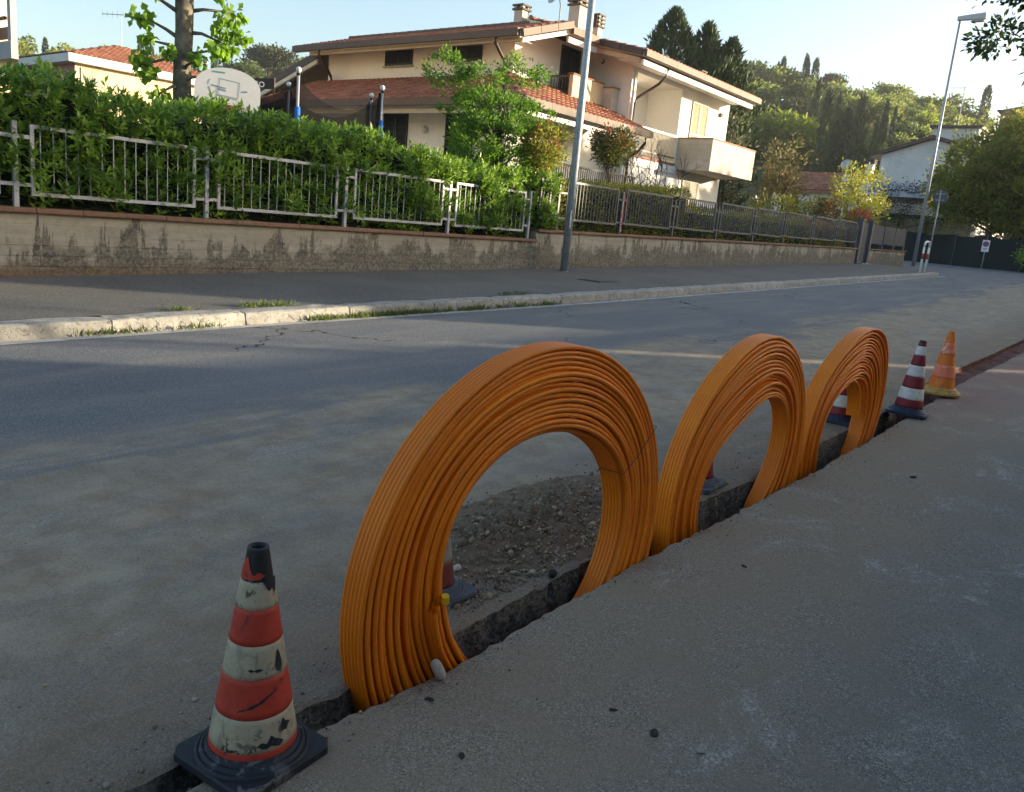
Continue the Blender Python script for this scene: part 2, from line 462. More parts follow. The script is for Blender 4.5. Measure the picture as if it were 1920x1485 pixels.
# ------------------------------------------------------------------ mesh helpers
class MB:
    def __init__(s):
        s.v = []; s.f = []
    def add(s, vs, fs):
        b = len(s.v)
        s.v.extend([tuple(map(float, p)) for p in vs])
        s.f.extend([tuple(i + b for i in f) for f in fs])
        return s
    def box(s, a, b, bev=0.0):
        x0, y0, z0 = (min(a[i], b[i]) for i in range(3))
        x1, y1, z1 = (max(a[i], b[i]) for i in range(3))
        vs = [(x0, y0, z0), (x1, y0, z0), (x1, y1, z0), (x0, y1, z0), (x0, y0, z1), (x1, y0, z1), (x1, y1, z1), (x0, y1, z1)]
        return s.add(vs, [(3, 2, 1, 0), (4, 5, 6, 7), (0, 1, 5, 4), (1, 2, 6, 5), (2, 3, 7, 6), (3, 0, 4, 7)])
    def hexa(s, bot, top):
        return s.add(list(bot) + list(top), [(3, 2, 1, 0), (4, 5, 6, 7), (0, 1, 5, 4), (1, 2, 6, 5), (2, 3, 7, 6), (3, 0, 4, 7)])
    def slab(s, quad, th):
        """a thin plate: the quad given is its top face, th its thickness downwards"""
        return s.hexa([(p[0], p[1], p[2] - th) for p in quad], quad)
    def tube(s, pts, rad, n=8, cap=True):
        pts = [Vector(p) for p in pts]
        if not hasattr(rad, '__len__'):
            rad = [rad] * len(pts)
        b = len(s.v)
        up = Vector((0, 0, 1))
        for i, p in enumerate(pts):
            d = (pts[min(i + 1, len(pts) - 1)] - pts[max(i - 1, 0)])
            d = d.normalized() if d.length > 1e-9 else Vector((0, 0, 1))
            a = d.cross(up if abs(d.z) < .95 else Vector((1, 0, 0))).normalized()
            c = d.cross(a)
            for k in range(n):
                t = 2 * math.pi * k / n
                s.v.append(tuple(p + (a * math.cos(t) + c * math.sin(t)) * rad[i]))
        for i in range(len(pts) - 1):
            for k in range(n):
                k2 = (k + 1) % n
                s.f.append((b + i * n + k, b + i * n + k2, b + (i + 1) * n + k2, b + (i + 1) * n + k))
        if cap:
            s.f.append(tuple(b + k for k in reversed(range(n))))
            s.f.append(tuple(b + (len(pts) - 1) * n + k for k in range(n)))
        return s
    def lathe(s, prof, n=32, c=(0, 0, 0), cap=False):
        b = len(s.v)
        for r, z in prof:
            for k in range(n):
                t = 2 * math.pi * k / n
                s.v.append((c[0] + r * math.cos(t), c[1] + r * math.sin(t), c[2] + z))
        for i in range(len(prof) - 1):
            for k in range(n):
                k2 = (k + 1) % n
                s.f.append((b + i * n + k, b + i * n + k2, b + (i + 1) * n + k2, b + (i + 1) * n + k))
        if cap:
            s.f.append(tuple(b + k for k in reversed(range(n))))
            s.f.append(tuple(b + (len(prof) - 1) * n + k for k in range(n)))
        return s
    def sphere(s, c, r, n=10, m=7):
        prof = [(max(1e-4, r * math.sin(math.pi * i / m)), -r * math.cos(math.pi * i / m)) for i in range(m + 1)]
        return s.lathe(prof, n, c)
    def mesh(s, name, mat=None, smooth=False):
        me = bpy.data.meshes.new(name)
        me.from_pydata(s.v, [], s.f)
        if mat:
            me.materials.append(mat)
        if smooth:
            me.polygons.foreach_set('use_smooth', [True] * len(me.polygons))
        me.update()
        return me

def npmesh(name, V, F, mat=None, smooth=False):
    me = bpy.data.meshes.new(name)
    V = np.asarray(V, np.float32); F = np.asarray(F, np.int32)
    nf, k = F.shape
    me.vertices.add(len(V)); me.vertices.foreach_set('co', V.ravel())
    me.loops.add(nf * k); me.loops.foreach_set('vertex_index', F.ravel())
    me.polygons.add(nf)
    me.polygons.foreach_set('loop_start', np.arange(0, nf * k, k, dtype=np.int32))
    me.polygons.foreach_set('loop_total', np.full(nf, k, np.int32))
    if smooth:
        me.polygons.foreach_set('use_smooth', np.ones(nf, dtype=bool))
    me.update(calc_edges=True)
    if mat:
        me.materials.append(mat)
    return me

def thing(name, label, cat, loc=(0, 0, 0), rz=0.0, group=None, kind=None):
    o = bpy.data.objects.new(name, None)
    o.empty_display_size = .1
    COL.objects.link(o)
    o.location = loc
    o.rotation_euler = (0, 0, rz)
    o['label'] = label
    o['category'] = cat
    if group: o['group'] = group
    if kind: o['kind'] = kind
    return o

def put(name, me, parent=None, loc=(0, 0, 0), rot=None, scl=None, world=True, label=None, kind=None):
    """link mesh data as an object; a child built in world coordinates is shifted back by its parent's place"""
    o = bpy.data.objects.new(name, me)
    COL.objects.link(o)
    l = Vector(loc)
    if parent is not None:
        o.parent = parent
        if world:
            base = Vector((0, 0, 0)); q = parent
            while q is not None:
                base += q.location; q = q.parent
            l = l - base
    o.location = l
    if rot: o.rotation_euler = rot
    if scl: o.scale = scl
    if label: o['label'] = label
    if kind: o['kind'] = kind
    return o

def solo(name, me, label, cat, loc=(0, 0, 0), rot=None, scl=None, group=None, kind=None):
    o = put(name, me, None, loc, rot, scl)
    if label: o['label'] = label
    if cat: o['category'] = cat
    if group: o['group'] = group
    if kind: o['kind'] = kind
    return o

def struct(name, me, kind='structure'):
    o = put(name, me)
    o['kind'] = kind
    return o

def copy_tree(src, loc, rz=0.0, scl=None, label=None, group=None):
    r = src.copy(); COL.objects.link(r)
    r.location = loc; r.rotation_euler = (0, 0, rz)
    if scl: r.scale = scl
    if label: r['label'] = label
    if group: r['group'] = group
    for ch in list(src.children):
        c = ch.copy(); COL.objects.link(c); c.parent = r
        for g in list(ch.children):
            d = g.copy(); COL.objects.link(d); d.parent = c
    return r

def bevel(o, wd=.01, seg=2):
    m = o.modifiers.new('bevel', 'BEVEL'); m.width = wd; m.segments = seg; m.limit_method = 'ANGLE'
    return o

# ---- foliage
def unit(a):
    return a / np.maximum(np.linalg.norm(a, axis=1, keepdims=True), 1e-9)

def kites(P, D, L, Wd, g, fold=.18):
    """one small folded leaf per row of P"""
    n = len(P)
    D = unit(D)
    A = unit(np.cross(D, g.normal(size=(n, 3))))
    N = np.cross(D, A)
    L = np.broadcast_to(L, (n,))[:, None]; Wd = np.broadcast_to(Wd, (n,))[:, None]
    m = P + D * L * .45
    V = np.stack([P, m + A * Wd * .5 + N * Wd * fold, P + D * L, m - A * Wd * .5 + N * Wd * fold], 1).reshape(-1, 3)
    F = (np.arange(n) * 4)[:, None] + np.array([0, 1, 2, 3])
    return V, F

def leaves5(P, D, N, L, Wd):
    """larger leaves with a midrib crease: four triangles each"""
    n = len(P)
    D = unit(D); A = unit(np.cross(D, N)); N = np.cross(A, D)
    L = np.broadcast_to(L, (n,))[:, None]; Wd = np.broadcast_to(Wd, (n,))[:, None]
    mid = P + D * L * .5 - N * Wd * .10
    tip = P + D * L - N * L * .12
    V = np.stack([P, P + D * L * .48 + A * Wd * .5 + N * Wd * .12, tip, P + D * L * .48 - A * Wd * .5 + N * Wd * .12, mid], 1).reshape(-1, 3)
    b = (np.arange(n) * 5)[:, None]
    F = np.concatenate([b + np.array(t) for t in ((0, 1, 4), (1, 2, 4), (2, 3, 4), (3, 0, 4))], 0)
    return V, F

def clumps(g, lobes, nclump, nleaf, sig, shell=.55):
    """leaf positions gathered in clumps over a set of ellipsoid lobes; returns positions and outward directions"""
    lobes = np.array(lobes, float)
    wgt = lobes[:, 3] * lobes[:, 4] + lobes[:, 4] * lobes[:, 5] + lobes[:, 3] * lobes[:, 5]
    k = g.choice(len(lobes), nclump, p=wgt / wgt.sum())
    d = unit(g.normal(size=(nclump, 3)))
    rr = shell + (1 - shell) * g.random(nclump) ** .6
    c = lobes[k, :3] + d * lobes[k, 3:] * rr[:, None]
    sz = .6 + .8 * g.random(nclump)
    j = g.choice(nclump, nleaf, p=sz / sz.sum())
    off = g.normal(size=(nleaf, 3)) * sig * sz[j][:, None]
    off[:, 2] *= .75
    P = c[j] + off
    return P, unit(d[j] * .8 + off / sig * .5 + g.normal(size=(nleaf, 3)) * .5)

def crown(name, g, lobes, nclump, nleaf, sig, L, Wd, mat, shell=.55, up=.2):
    P, D = clumps(g, lobes, nclump, nleaf, sig, shell)
    D = D + np.array([0, 0, up])
    l = L * (.7 + .6 * g.random(nleaf))
    V, F = kites(P, D, l, Wd * (.7 + .6 * g.random(nleaf)), g)
    return npmesh(name, V, F, mat)

def limb_mesh(name, mat, base, top, r0, g, targets, wob=.08):
    """trunk with limbs running out to the targets"""
    mb = MB()
    b = Vector(base); t = Vector(top)
    n = 7
    pts = [b.lerp(t, i / n) + Vector((g.normal() * wob * (i > 0), g.normal() * wob * (i > 0), 0)) for i in range(n + 1)]
    mb.tube(pts, [r0 * (1 - .65 * i / n) for i in range(n + 1)], 9)
    for q in targets:
        q = Vector(q)
        f = min(.95, max(.3, (q.z - b.z) / max(.1, (t.z - b.z)) * .65))
        s = b.lerp(t, f)
        m1 = s.lerp(q, .5) + Vector((g.normal(), g.normal(), g.normal() + 1)) * wob
        r = r0 * (1 - .65 * f) * .5
        mb.tube([s, s.lerp(m1, .5), m1, q], [r, r * .8, r * .55, r * .2], 6)
    return mb.mesh(name, mat, True)

# ================================================================== ground
def lin(x, xs, ys):
    return np.interp(x, xs, ys)
def near_lip(y):
    return lin(y, [-20, .88, 1.334, 1.746, 2.87, 3.3, 4.7, 6.65, 9.0, 12.7, 60], [-2.4, -1.515, -1.467, -1.428, -1.432, -1.413, -1.365, -1.36, -1.385, -1.29, -.4])
def far_lip(y):
    return lin(y, [-20, .85, 1.41, 1.9, 2.66, 3.68, 4.17, 5.5, 6.5, 7.6, 8.9, 11.6, 60], [-2.5, -1.612, -1.568, -1.566, -1.584, -1.589, -1.558, -1.566, -1.53, -1.56, -1.64, -1.56, -.7])

def sheet(name, ys, xf, zf, mat, smooth=False):
    rows = [[(x, y, zf(x, y)) for x in xf(y)] for y in ys]
    V = np.array(rows).reshape(-1, 3)
    k = len(rows[0]); F = []
    for i in range(len(rows) - 1):
        a = i * k
        for j in range(k - 1):
            F.append((a + j, a + j + 1, a + k + j + 1, a + k + j))
    return npmesh(name, V, F, mat, smooth)

fine = np.concatenate([np.arange(-14, 0.2, .5), np.arange(.2, 7, .022), np.arange(7, 14, .06), np.arange(14, 36.01, 1.0)])
def fnoise(n, sig, smooth):
    a = rng.normal(size=n + 40)
    k = np.exp(-np.linspace(-2, 2, smooth) ** 2); k /= k.sum()
    a = np.convolve(a, k, 'same')[20:20 + n]
    return a / a.std() * sig
nfar = fnoise(len(fine), .003, 5) + fnoise(len(fine), .0018, 41)
nnear = fnoise(len(fine), .0032, 5) + fnoise(len(fine), .0026, 41)
ndrop = np.abs(fnoise(len(fine), .006, 7))
FI = {round(float(y), 4): i for i, y in enumerate(fine)}
def flx(y): return float(far_lip(y)) + nfar[FI[round(float(y), 4)]]
def nlx(y): return float(near_lip(y)) + nnear[FI[round(float(y), 4)]]

def road_cols(y):
    f = flx(y)
    return [-6.95, -5.6, -4.2, -3.0, -2.2, f - .16, f - .05, f - .015, f]
def road_z(x, y):
    f = flx(y); d = f - x
    return S * y - (ndrop[FI[round(float(y), 4)]] + .006 if d < .002 else (.003 if d < .02 else 0))
struct('road', sheet('road', fine, road_cols, road_z, MT['road']))
# the road carries on past the side street
struct('side_street', sheet('side_street', np.arange(36, 64, 1.0), lambda y: [-60, -30, -14, -6.95, -3.5, -.9], lambda x, y: S * min(y, 52) - (.002 if x < -6 else .003), MT['road']))
def near_cols(y):
    f = nlx(y)
    return [f, f + .015, f + .06, f + .2, -.4, .8, 3.2]
def near_z(x, y):
    f = nlx(y); d = x - f
    return S * y - ((ndrop[(FI[round(float(y), 4)] + 61) % len(fine)] + .004) if d < .002 else (.003 if d < .02 else 0))
struct('pavement', sheet('pavement', fine, near_cols, near_z, MT['near']))
struct('forecourt', sheet('forecourt', np.arange(36, 64, 1.0), lambda y: [-.9, 1.5, 3.2], lambda x, y: S * min(y, 52) - .003, MT['near']))
struct('verge', sheet('verge', np.arange(-14, 64, 2.0), lambda y: [3.2, 9, 20, 40], lambda x, y: S * min(y, 52) - .03, MT['soilg']))

def depth(y):
    return float(lin(y, [-20, 6.75, 7.5, 8.7, 14, 40], [.85, .85, .55, .075, .05, .03]))
zr = [0, .05, .10, .15, .2, .26, .33, .4, .5, .62, .75, .88, 1.0]
def trench_mesh():
    V = []; F = []
    cols = []
    for y in fine:
        f, n, d = flx(y), nlx(y), depth(y)
        i = FI[round(float(y), 4)]
        row = []
        for q in zr:
            j = 0 if q == 0 else rng.normal() * .009
            top = ndrop[i] + .006 if q == 0 else .012
            row.append((f + j + (.012 * q), y, S * y - top - (d - .012) * q))
        m = 3
        for k in range(1, m):
            row.append((f + (n - f) * k / m, y, S * y - d + rng.normal() * .012))
        for q in reversed(zr):
            j = 0 if q == 0 else rng.normal() * .007
            top = (ndrop[(i + 61) % len(fine)] + .004) if q == 0 else .012
            row.append((n + j - (.012 * q), y, S * y - top - (d - .012) * q))
        cols.append(row)
    k = len(cols[0])
    V = np.array(cols).reshape(-1, 3)
    for i in range(len(cols) - 1):
        a = i * k
        for j in range(k - 1):
            F.append((a + j, a + j + 1, a + k + j + 1, a + k + j))
    return npmesh('trench', V, F, MT['soil'])
struct('trench', trench_mesh())

# far terrain with the wooded hill behind the houses
def smst(a, b, x):
    t = min(1.0, max(0.0, (x - a) / (b - a))); return t * t * (3 - 2 * t)
def hill(x, y):
    r = math.hypot(x, y); a = math.degrees(math.atan2(x, y))
    return 0.8 + float(np.interp(a, [-180, -100, -70, -54, -40, -23, -15, -7, 5, 60, 180], [8, 12, 19, 20, 22, 27, 25, 20, 14, 8, 8])) * smst(72, 175, r)
def hill_mesh():
    rs = [0, 15, 30, 45, 58, 66] + list(np.arange(72, 190, 6)) + [200, 240, 300]
    V = []; F = []; n = 120
    for r in rs:
        for k in range(n):
            t = 2 * math.pi * k / n
            x, y = r * math.sin(t), r * math.cos(t)
            z = hill(x, y) - 2.0 * (1 - smst(58, 72, r))
            if r > 72: z += math.sin(x * .11 + y * .07) * .5 + math.sin(x * .05 - y * .13) * .5
            V.append((x, y, z))
    for i in range(len(rs) - 1):
        for k in range(n):
            k2 = (k + 1) % n
            F.append((i * n + k, i * n + k2, (i + 1) * n + k2, (i + 1) * n + k))
    return npmesh('hill', V, F, MT['hillg'], True)
struct('hill', hill_mesh())

# the front gardens behind the wall
def gz(y): return .82 + .012 * y
struct('garden', sheet('garden', np.arange(-14, 37.1, 3.0), lambda y: [-60, -40, -25, -16, -12, -9.95], lambda x, y: gz(y), MT['soilg']))
struct('far_garden', sheet('far_garden', np.arange(53, 76, 3.0), lambda y: [-60, -40, -20, -10, 10], lambda x, y: 1.0 + (y - 53) * .006, MT['soilg']))

# sidewalk, kerb and white edge line
def kerb_x(y): return float(lin(y, [-14, 2.6, 5.5, 10, 14, 36], [-7.15, -7.03, -6.98, -6.86, -6.85, -6.85]))
def side_z(x, y):
    return S * y + .118 + .045 * max(0, min(1, (-7.2 - x) / 2.6))
ys = np.concatenate([np.arange(-14, 35.5, 1.0), [35.5, 36.2, 36.8]])
struct('sidewalk', sheet('sidewalk', ys, lambda y: [-9.83, -9.2, -8.2, kerb_x(y) - .255 - max(0, (y - 35.2)) * .55], side_z, MT['side']))
kerb = thing('kerb', None, None, (-7.0, 0, 0), kind='structure')
del kerb['label'], kerb['category']
def kerb_block(L, g):
    """a worn stone with a rounded top edge, its corners knocked about"""
    n = 9
    prof = [(.004, -.16), (.002, .0), (0, .060), (-.004, .100), (-.014, .114), (-.034, .121), (-.13, .122), (-.25, .120), (-.265, .112), (-.27, -.16)]
    V = []; F = []
    for i in range(n):
        yy = L * i / (n - 1)
        e = .006 if i in (0, n - 1) else 0
        for (a, b) in prof:
            V.append((a - (e if b > .0 and a > -.1 else 0) + g.normal() * .0026, yy + (.006 if i == 0 else -.006 if i == n - 1 else 0), b - e * (b > .1) + g.normal() * .0022))
    k = len(prof)
    for i in range(n - 1):
        for j in range(k - 1):
            F.append((i * k + j, i * k + j + 1, (i + 1) * k + j + 1, (i + 1) * k + j))
    me = bpy.data.meshes.new('kerb_stone')
    F += [tuple(range(k)), tuple(reversed(range((n - 1) * k, n * k)))]
    me.from_pydata(V, [], F); me.materials.append(MT['kerb'])
    me.polygons.foreach_set('use_smooth', [False] * len(F))
    return me
kb = [kerb_block(1.3, rng) for _ in range(5)]
y = -9.6; i = 0
while y < 34.8:
    x = kerb_x(y)
    put('kerb_stone', kb[i % 5], kerb, (x, y, S * y), rot=(math.atan(S), rng.normal() * .004, math.atan2(-(kerb_x(y + 1.3) - x), 1.3) + rng.normal() * .003))
    y += 1.306; i += 1
# the corner stones turn into the side street
cx, cy, rad = -8.45, y, 1.6
for k in range(7):
    a = R(8 + k * 13)
    px, py = cx + rad * math.cos(a), cy + rad * math.sin(a)
    o = put('kerb_stone', kb[k % 5], kerb, (cx + rad * math.cos(R(k * 13)), cy + rad * math.sin(R(k * 13)), S * cy), rot=(0, 0, R(k * 13 + 6)), scl=(1, .285, 1))
def strip(name, ys, xa, xb, dz, mat):
    return sheet(name, ys, lambda y: [xa(y), xb(y)], lambda x, y: S * y + dz, mat)
struct('road_edge_line', strip('road_edge_line', np.arange(-9, 36, .5), lambda y: kerb_x(y) + .06 + .006 * math.sin(y * 3.1), lambda y: kerb_x(y) + .175 + .008 * math.sin(y * 2.3 + 1), .004, MT['line']))

# grass along the kerb
def grass_tuft(name, spots, nb, hgt, mat):
    P = []; D = []; L = []
    for (x, y, z, rx, ry, k) in spots:
        m = int(nb * k)
        a = rng.normal(size=(m, 2)) * np.array([rx, ry]) * .5
        P.append(np.stack([x + a[:, 0], y + a[:, 1], np.full(m, z)], 1))
        d = rng.normal(size=(m, 3)) * .75; d[:, 2] = 1
        D.append(d); L.append(hgt * (.4 + .8 * rng.random(m)))
    P = np.concatenate(P); D = np.concatenate(D); L = np.concatenate(L)
    V, F = kites(P, D, L, .011, rng, .0)
    return npmesh(name, V, F, mat)
sp = []
for (ya, yb, k) in ((3.3, 3.95, 1.0), (3.95, 4.4, .5), (5.6, 6.9, 1.5), (6.9, 8.6, 1.2), (8.6, 9.7, .9)):
    yy = ya
    while yy < yb:
        sp.append((kerb_x(yy) + .045, yy, S * yy, .06, .2, k * (.4 + rng.random()))); yy += .12
for (ya, yb) in ((3.95, 4.45), (5.0, 5.55), (9.0, 9.4)):
    yy = ya
    while yy < yb:
        sp.append((kerb_x(yy) - .30, yy, S * yy + .118, .07, .15, .9)); yy += .1
for yy in (2.5, 2.8, 3.0, 3.3):
    sp.append((-9.76, yy, S * yy + .16, .06, .2, 1.2))
struct('grass', grass_tuft('grass', [q for k, q in enumerate(sp) if rng.random() < .62], 50, .085, LF['grass']), 'stuff')

# iron cover beside the lamp pole
mb = MB().box((-8.33, 12.55, S * 12.9 + .118), (-7.85, 13.25, S * 12.9 + .142))
mb.box((-8.28, 12.6, S * 12.9 + .142), (-7.9, 13.2, S * 12.9 + .148))
solo('manhole_cover', mb.mesh('manhole_cover', MT['iron']), 'flat iron cover set in the sidewalk near the lamp pole foot', 'manhole cover')

# ================================================================== garden wall
def wall_section(label, y0, y1, top0, top1, name='garden_wall'):
    t = thing(name, label, 'wall', (-9.94, y0, S * y0))
    n = 10
    prof = []
    z = -.35
    zs = [-.35]
    hh = .115
    # board courses: each board stands a few millimetres in or out, a fine groove between
    k = int((top0 - .055 + .35) / hh)
    for i in range(k + 1):
        z0 = -.35 + i * hh
        z1 = min(z0 + hh, top0 - .055)
        off = rng.normal() * .0035
        prof += [(-9.826 + off, z0 + .002), (-9.826 + off, z1 - .0035), (-9.831 - .002 * rng.random(), z1 - .003), (-9.831, z1)]
    V = []; F = []
    yy = list(np.arange(y0, y1, 2.0)) + [y1]
    for y in yy:
        u = (y - y0) / (y1 - y0)
        lift = (top1 - top0) * u
        for (a, b) in prof:
            V.append((a + rng.normal() * .0012, y, b + lift))
        V.append((-10.05, y, top0 - .055 + lift)); V.append((-10.05, y, -.35))
    m = len(prof) + 2
    for i in range(len(yy) - 1):
        for j in range(m - 1):
            F.append((i * m + j, i * m + j + 1, (i + 1) * m + j + 1, (i + 1) * m + j))
    F += [tuple(range(m)), tuple(reversed(range((len(yy) - 1) * m, len(yy) * m)))]
    me = bpy.data.meshes.new('wall_face'); me.from_pydata(V, [], F); me.materials.append(MT['wall'])
    put('wall_face', me, t)
    L = .5
    c = MB(); c.v = []
    prof2 = [(-9.775, 0), (-9.768, .01), (-9.768, .042), (-9.782, .055), (-10.07, .055), (-10.07, 0)]
    V = [(a, .004, b) for a, b in prof2] + [(a, L - .004, b) for a, b in prof2]
    c.add(V, [(0, 1, 7, 6), (1, 2, 8, 7), (2, 3, 9, 8), (3, 4, 10, 9), (4, 5, 11, 10), (5, 0, 6, 11), (0, 5, 4, 3, 2, 1), (6, 7, 8, 9, 10, 11)])
    cm = c.mesh('coping_tile', MT['coping'])
    y = y0
    while y < y1 - .02:
        u = (y - y0) / (y1 - y0)
        q = min(1.0, (y1 - y) / L)
        put('coping_tile', cm, t, (rng.normal() * .0025, y, top0 - .055 + (top1 - top0) * u + rng.normal() * .0015), scl=(1, q, 1))
        y += L
    return t
wall_section('low stained concrete garden wall with terracotta coping in front of the laurel hedge', -6.0, 13.18, .975, .995)
wall_section('higher stepped stretch of stained concrete garden wall running uphill past the lamp pole', 13.19, 34.3, 1.19, 1.45)
wall_section('short end piece of concrete garden wall beyond the metal gate', 36.15, 42.0, 1.47, 1.53)

# ================================================================== fences
def bx(name, a, b, mat):
    return MB().box(a, b).mesh(name, mat)

def frame_mesh(L, H, wd, mat, name='panel_frame', dp=.03):
    m = MB()
    m.box((-dp / 2, 0, 0), (dp / 2, L, wd)).box((-dp / 2, 0, H - wd), (dp / 2, L, H))
    m.box((-dp / 2, 0, wd), (dp / 2, wd, H - wd)).box((-dp / 2, L - wd, wd), (dp / 2, L, H - wd))
    return m.mesh(name, mat)
fx = -9.885
def fence(label, posts, base, mat, bars, barw, wd, panels, group=None):
    """posts: list of y; base(y): coping top; panels: list of (y0, y1, dz0, dz1, n bars)"""
    t = thing('garden_fence', label, 'fence', (fx, posts[0], base(posts[0])))
    pm_ = bx('post', (-.025, -.025, 0), (.025, .025, .90), mat)
    for y in posts:
        put('post', pm_, t, (fx, y, base(y) - .004))
    cache = {}
    for (y0, y1, d0, d1, n) in panels:
        L, H = round(y1 - y0, 2), round(d1 - d0, 2)
        if (L, H) not in cache:
            cache[(L, H)] = (frame_mesh(L, H, wd, mat), bx('bar', (-barw / 2, -barw / 2, wd), (barw / 2, barw / 2, H - wd), mat))
        fm, bm = cache[(L, H)]
        b = base((y0 + y1) / 2)
        put('panel_frame', fm, t, (fx + .004, y0, b + d0))
        for k in range(n):
            yy = y0 + wd + (L - 2 * wd) * (k + .5 + .5 * 0) / n
            put('bar', bm, t, (fx + .004, yy, b + d0))
    cm = {}
    edges = sorted([p[0] for p in panels] + [p[1] for p in panels])
    for y in posts:
        for (y0, y1, d0, d1, n) in panels:
            for e in (y0, y1):
                if 0 < abs(e - y) < .45:
                    a, c = min(e, y + .025 * (1 if e > y else -1)), max(e, y + .025 * (1 if e > y else -1))
                    q = round(c - a, 3)
                    if q not in cm: cm[q] = bx('connector', (-.012, .001, -.02), (.012, q - .001, .02), mat)
                    for dz in (.24, .74):
                        put('connector', cm[q], t, (fx + .003, a, base(y) + dz))
    return t
P1 = [1.55, 3.84, 6.10, 8.40, 10.69, 12.97]
def b1(y): return .975 + .02 * (y + 6) / 19.18
fence('pale grey metal fence with slim bars on the low wall, laurel growing through it', P1, b1, MT['fence_light'], 14, .009, .040,
      [(a + .155, b - .155, .125, .875, 14) for a, b in zip(P1[:-1], P1[1:])] + [(-.6, 1.395, .125, .875, 14)])
P2 = [13.90, 16.35, 18.87, 21.40, 23.95, 26.42, 29.05, 31.62, 34.2]
def b2(y): return 1.19 + .26 * (y - 13.19) / 21.11
fence('dark grey metal fence with close upright bars on the higher stepped wall', P2, b2, MT['fence_dark'], 17, .018, .042,
      [(13.27, 13.62, .20, .98, 2), (14.18, 16.18, .19, .98, 16)] + [(a + .17, b - .17, .19, .98, 17) for a, b in zip(P2[1:-1], P2[2:])])
g = thing('metal_gate', 'dark metal pedestrian gate between two square posts in a gap of the wall', 'gate', (-9.9, 35.2, .85))
for y in (34.55, 35.95):
    put('gate_post', MB().box((-10.0, y - .11, .8), (-9.78, y + .11, 2.52)).box((-10.03, y - .14, 2.52), (-9.75, y + .14, 2.6)).mesh('gate_post', MT['fence_dark']), g)
put('gate_frame', frame_mesh(1.14, 1.55, .05, MT['fence_solid'], 'gate_frame'), g, (-9.9, 34.68, .92))
put('gate_sheet', bx('gate_sheet', (-9.905, 34.73, .97), (-9.895, 35.77, 2.42), MT['fence_solid']), g)
put('step', MB().box((-10.1, 34.6, .6), (-9.6, 35.9, .87)).mesh('step', MT['kerb']), g)
t = thing('solid_fence', 'slate grey sheet metal fence on the end piece of wall beyond the gate', 'fence', (-9.9, 36.3, 1.5))
for y in (36.35, 38.2, 40.05, 41.8):
    put('post', bx('post', (-.03, -.03, 0), (.03, .03, .98), MT['fence_dark']), t, (-9.9, y, 1.47 + (y - 36) * .01))
for y in (36.4, 38.25, 40.1):
    put('sheet_panel', bx('sheet_panel', (-.01, 0, .2), (.01, 1.65, .97), MT['fence_solid']), t, (-9.9, y + .02, 1.47 + (y - 36) * .01))

# ================================================================== hedges
HY = [0, 3.96, 4.3, 4.64, 4.9, 5.33, 5.67, 6.03, 6.57, 7.15, 7.8, 8.4, 9.3, 9.7, 10.7, 11.8, 13.0, 13.97]
HZ = [2.45, 2.43, 2.5, 2.47, 2.4, 2.33, 2.31, 2.45, 2.5, 2.48, 2.43, 2.47, 2.5, 2.36, 2.28, 2.26, 2.30, 2.25]
def hedge_top(y): return float(np.interp(y, HY, HZ)) - .11
def shoot_leaves(P, U, nl, L, Wd, g):
    """whorls of leaves round each shoot axis U"""
    n = len(P)
    U = unit(U)
    A = unit(np.cross(U, g.normal(size=(n, 3)))); B = np.cross(U, A)
    PP = []; DD = []; NN = []; LL = []
    ph = g.random(n) * 6.28
    for k in range(nl):
        a = ph + k * 2.4
        e = .35 + .9 * (1 - k / nl) + g.normal(size=n) * .15
        rad = A * np.cos(a)[:, None] + B * np.sin(a)[:, None]
        d = U * np.cos(e)[:, None] + rad * np.sin(e)[:, None]
        PP.append(P + U * (k * L * .13)); DD.append(d); NN.append(U * np.sin(e)[:, None] - rad * np.cos(e)[:, None])
        LL.append(L * (.65 + .5 * g.random(n)))
    P = np.concatenate(PP); D = np.concatenate(DD); N = np.concatenate(NN); l = np.concatenate(LL)
    return P, D, N, l
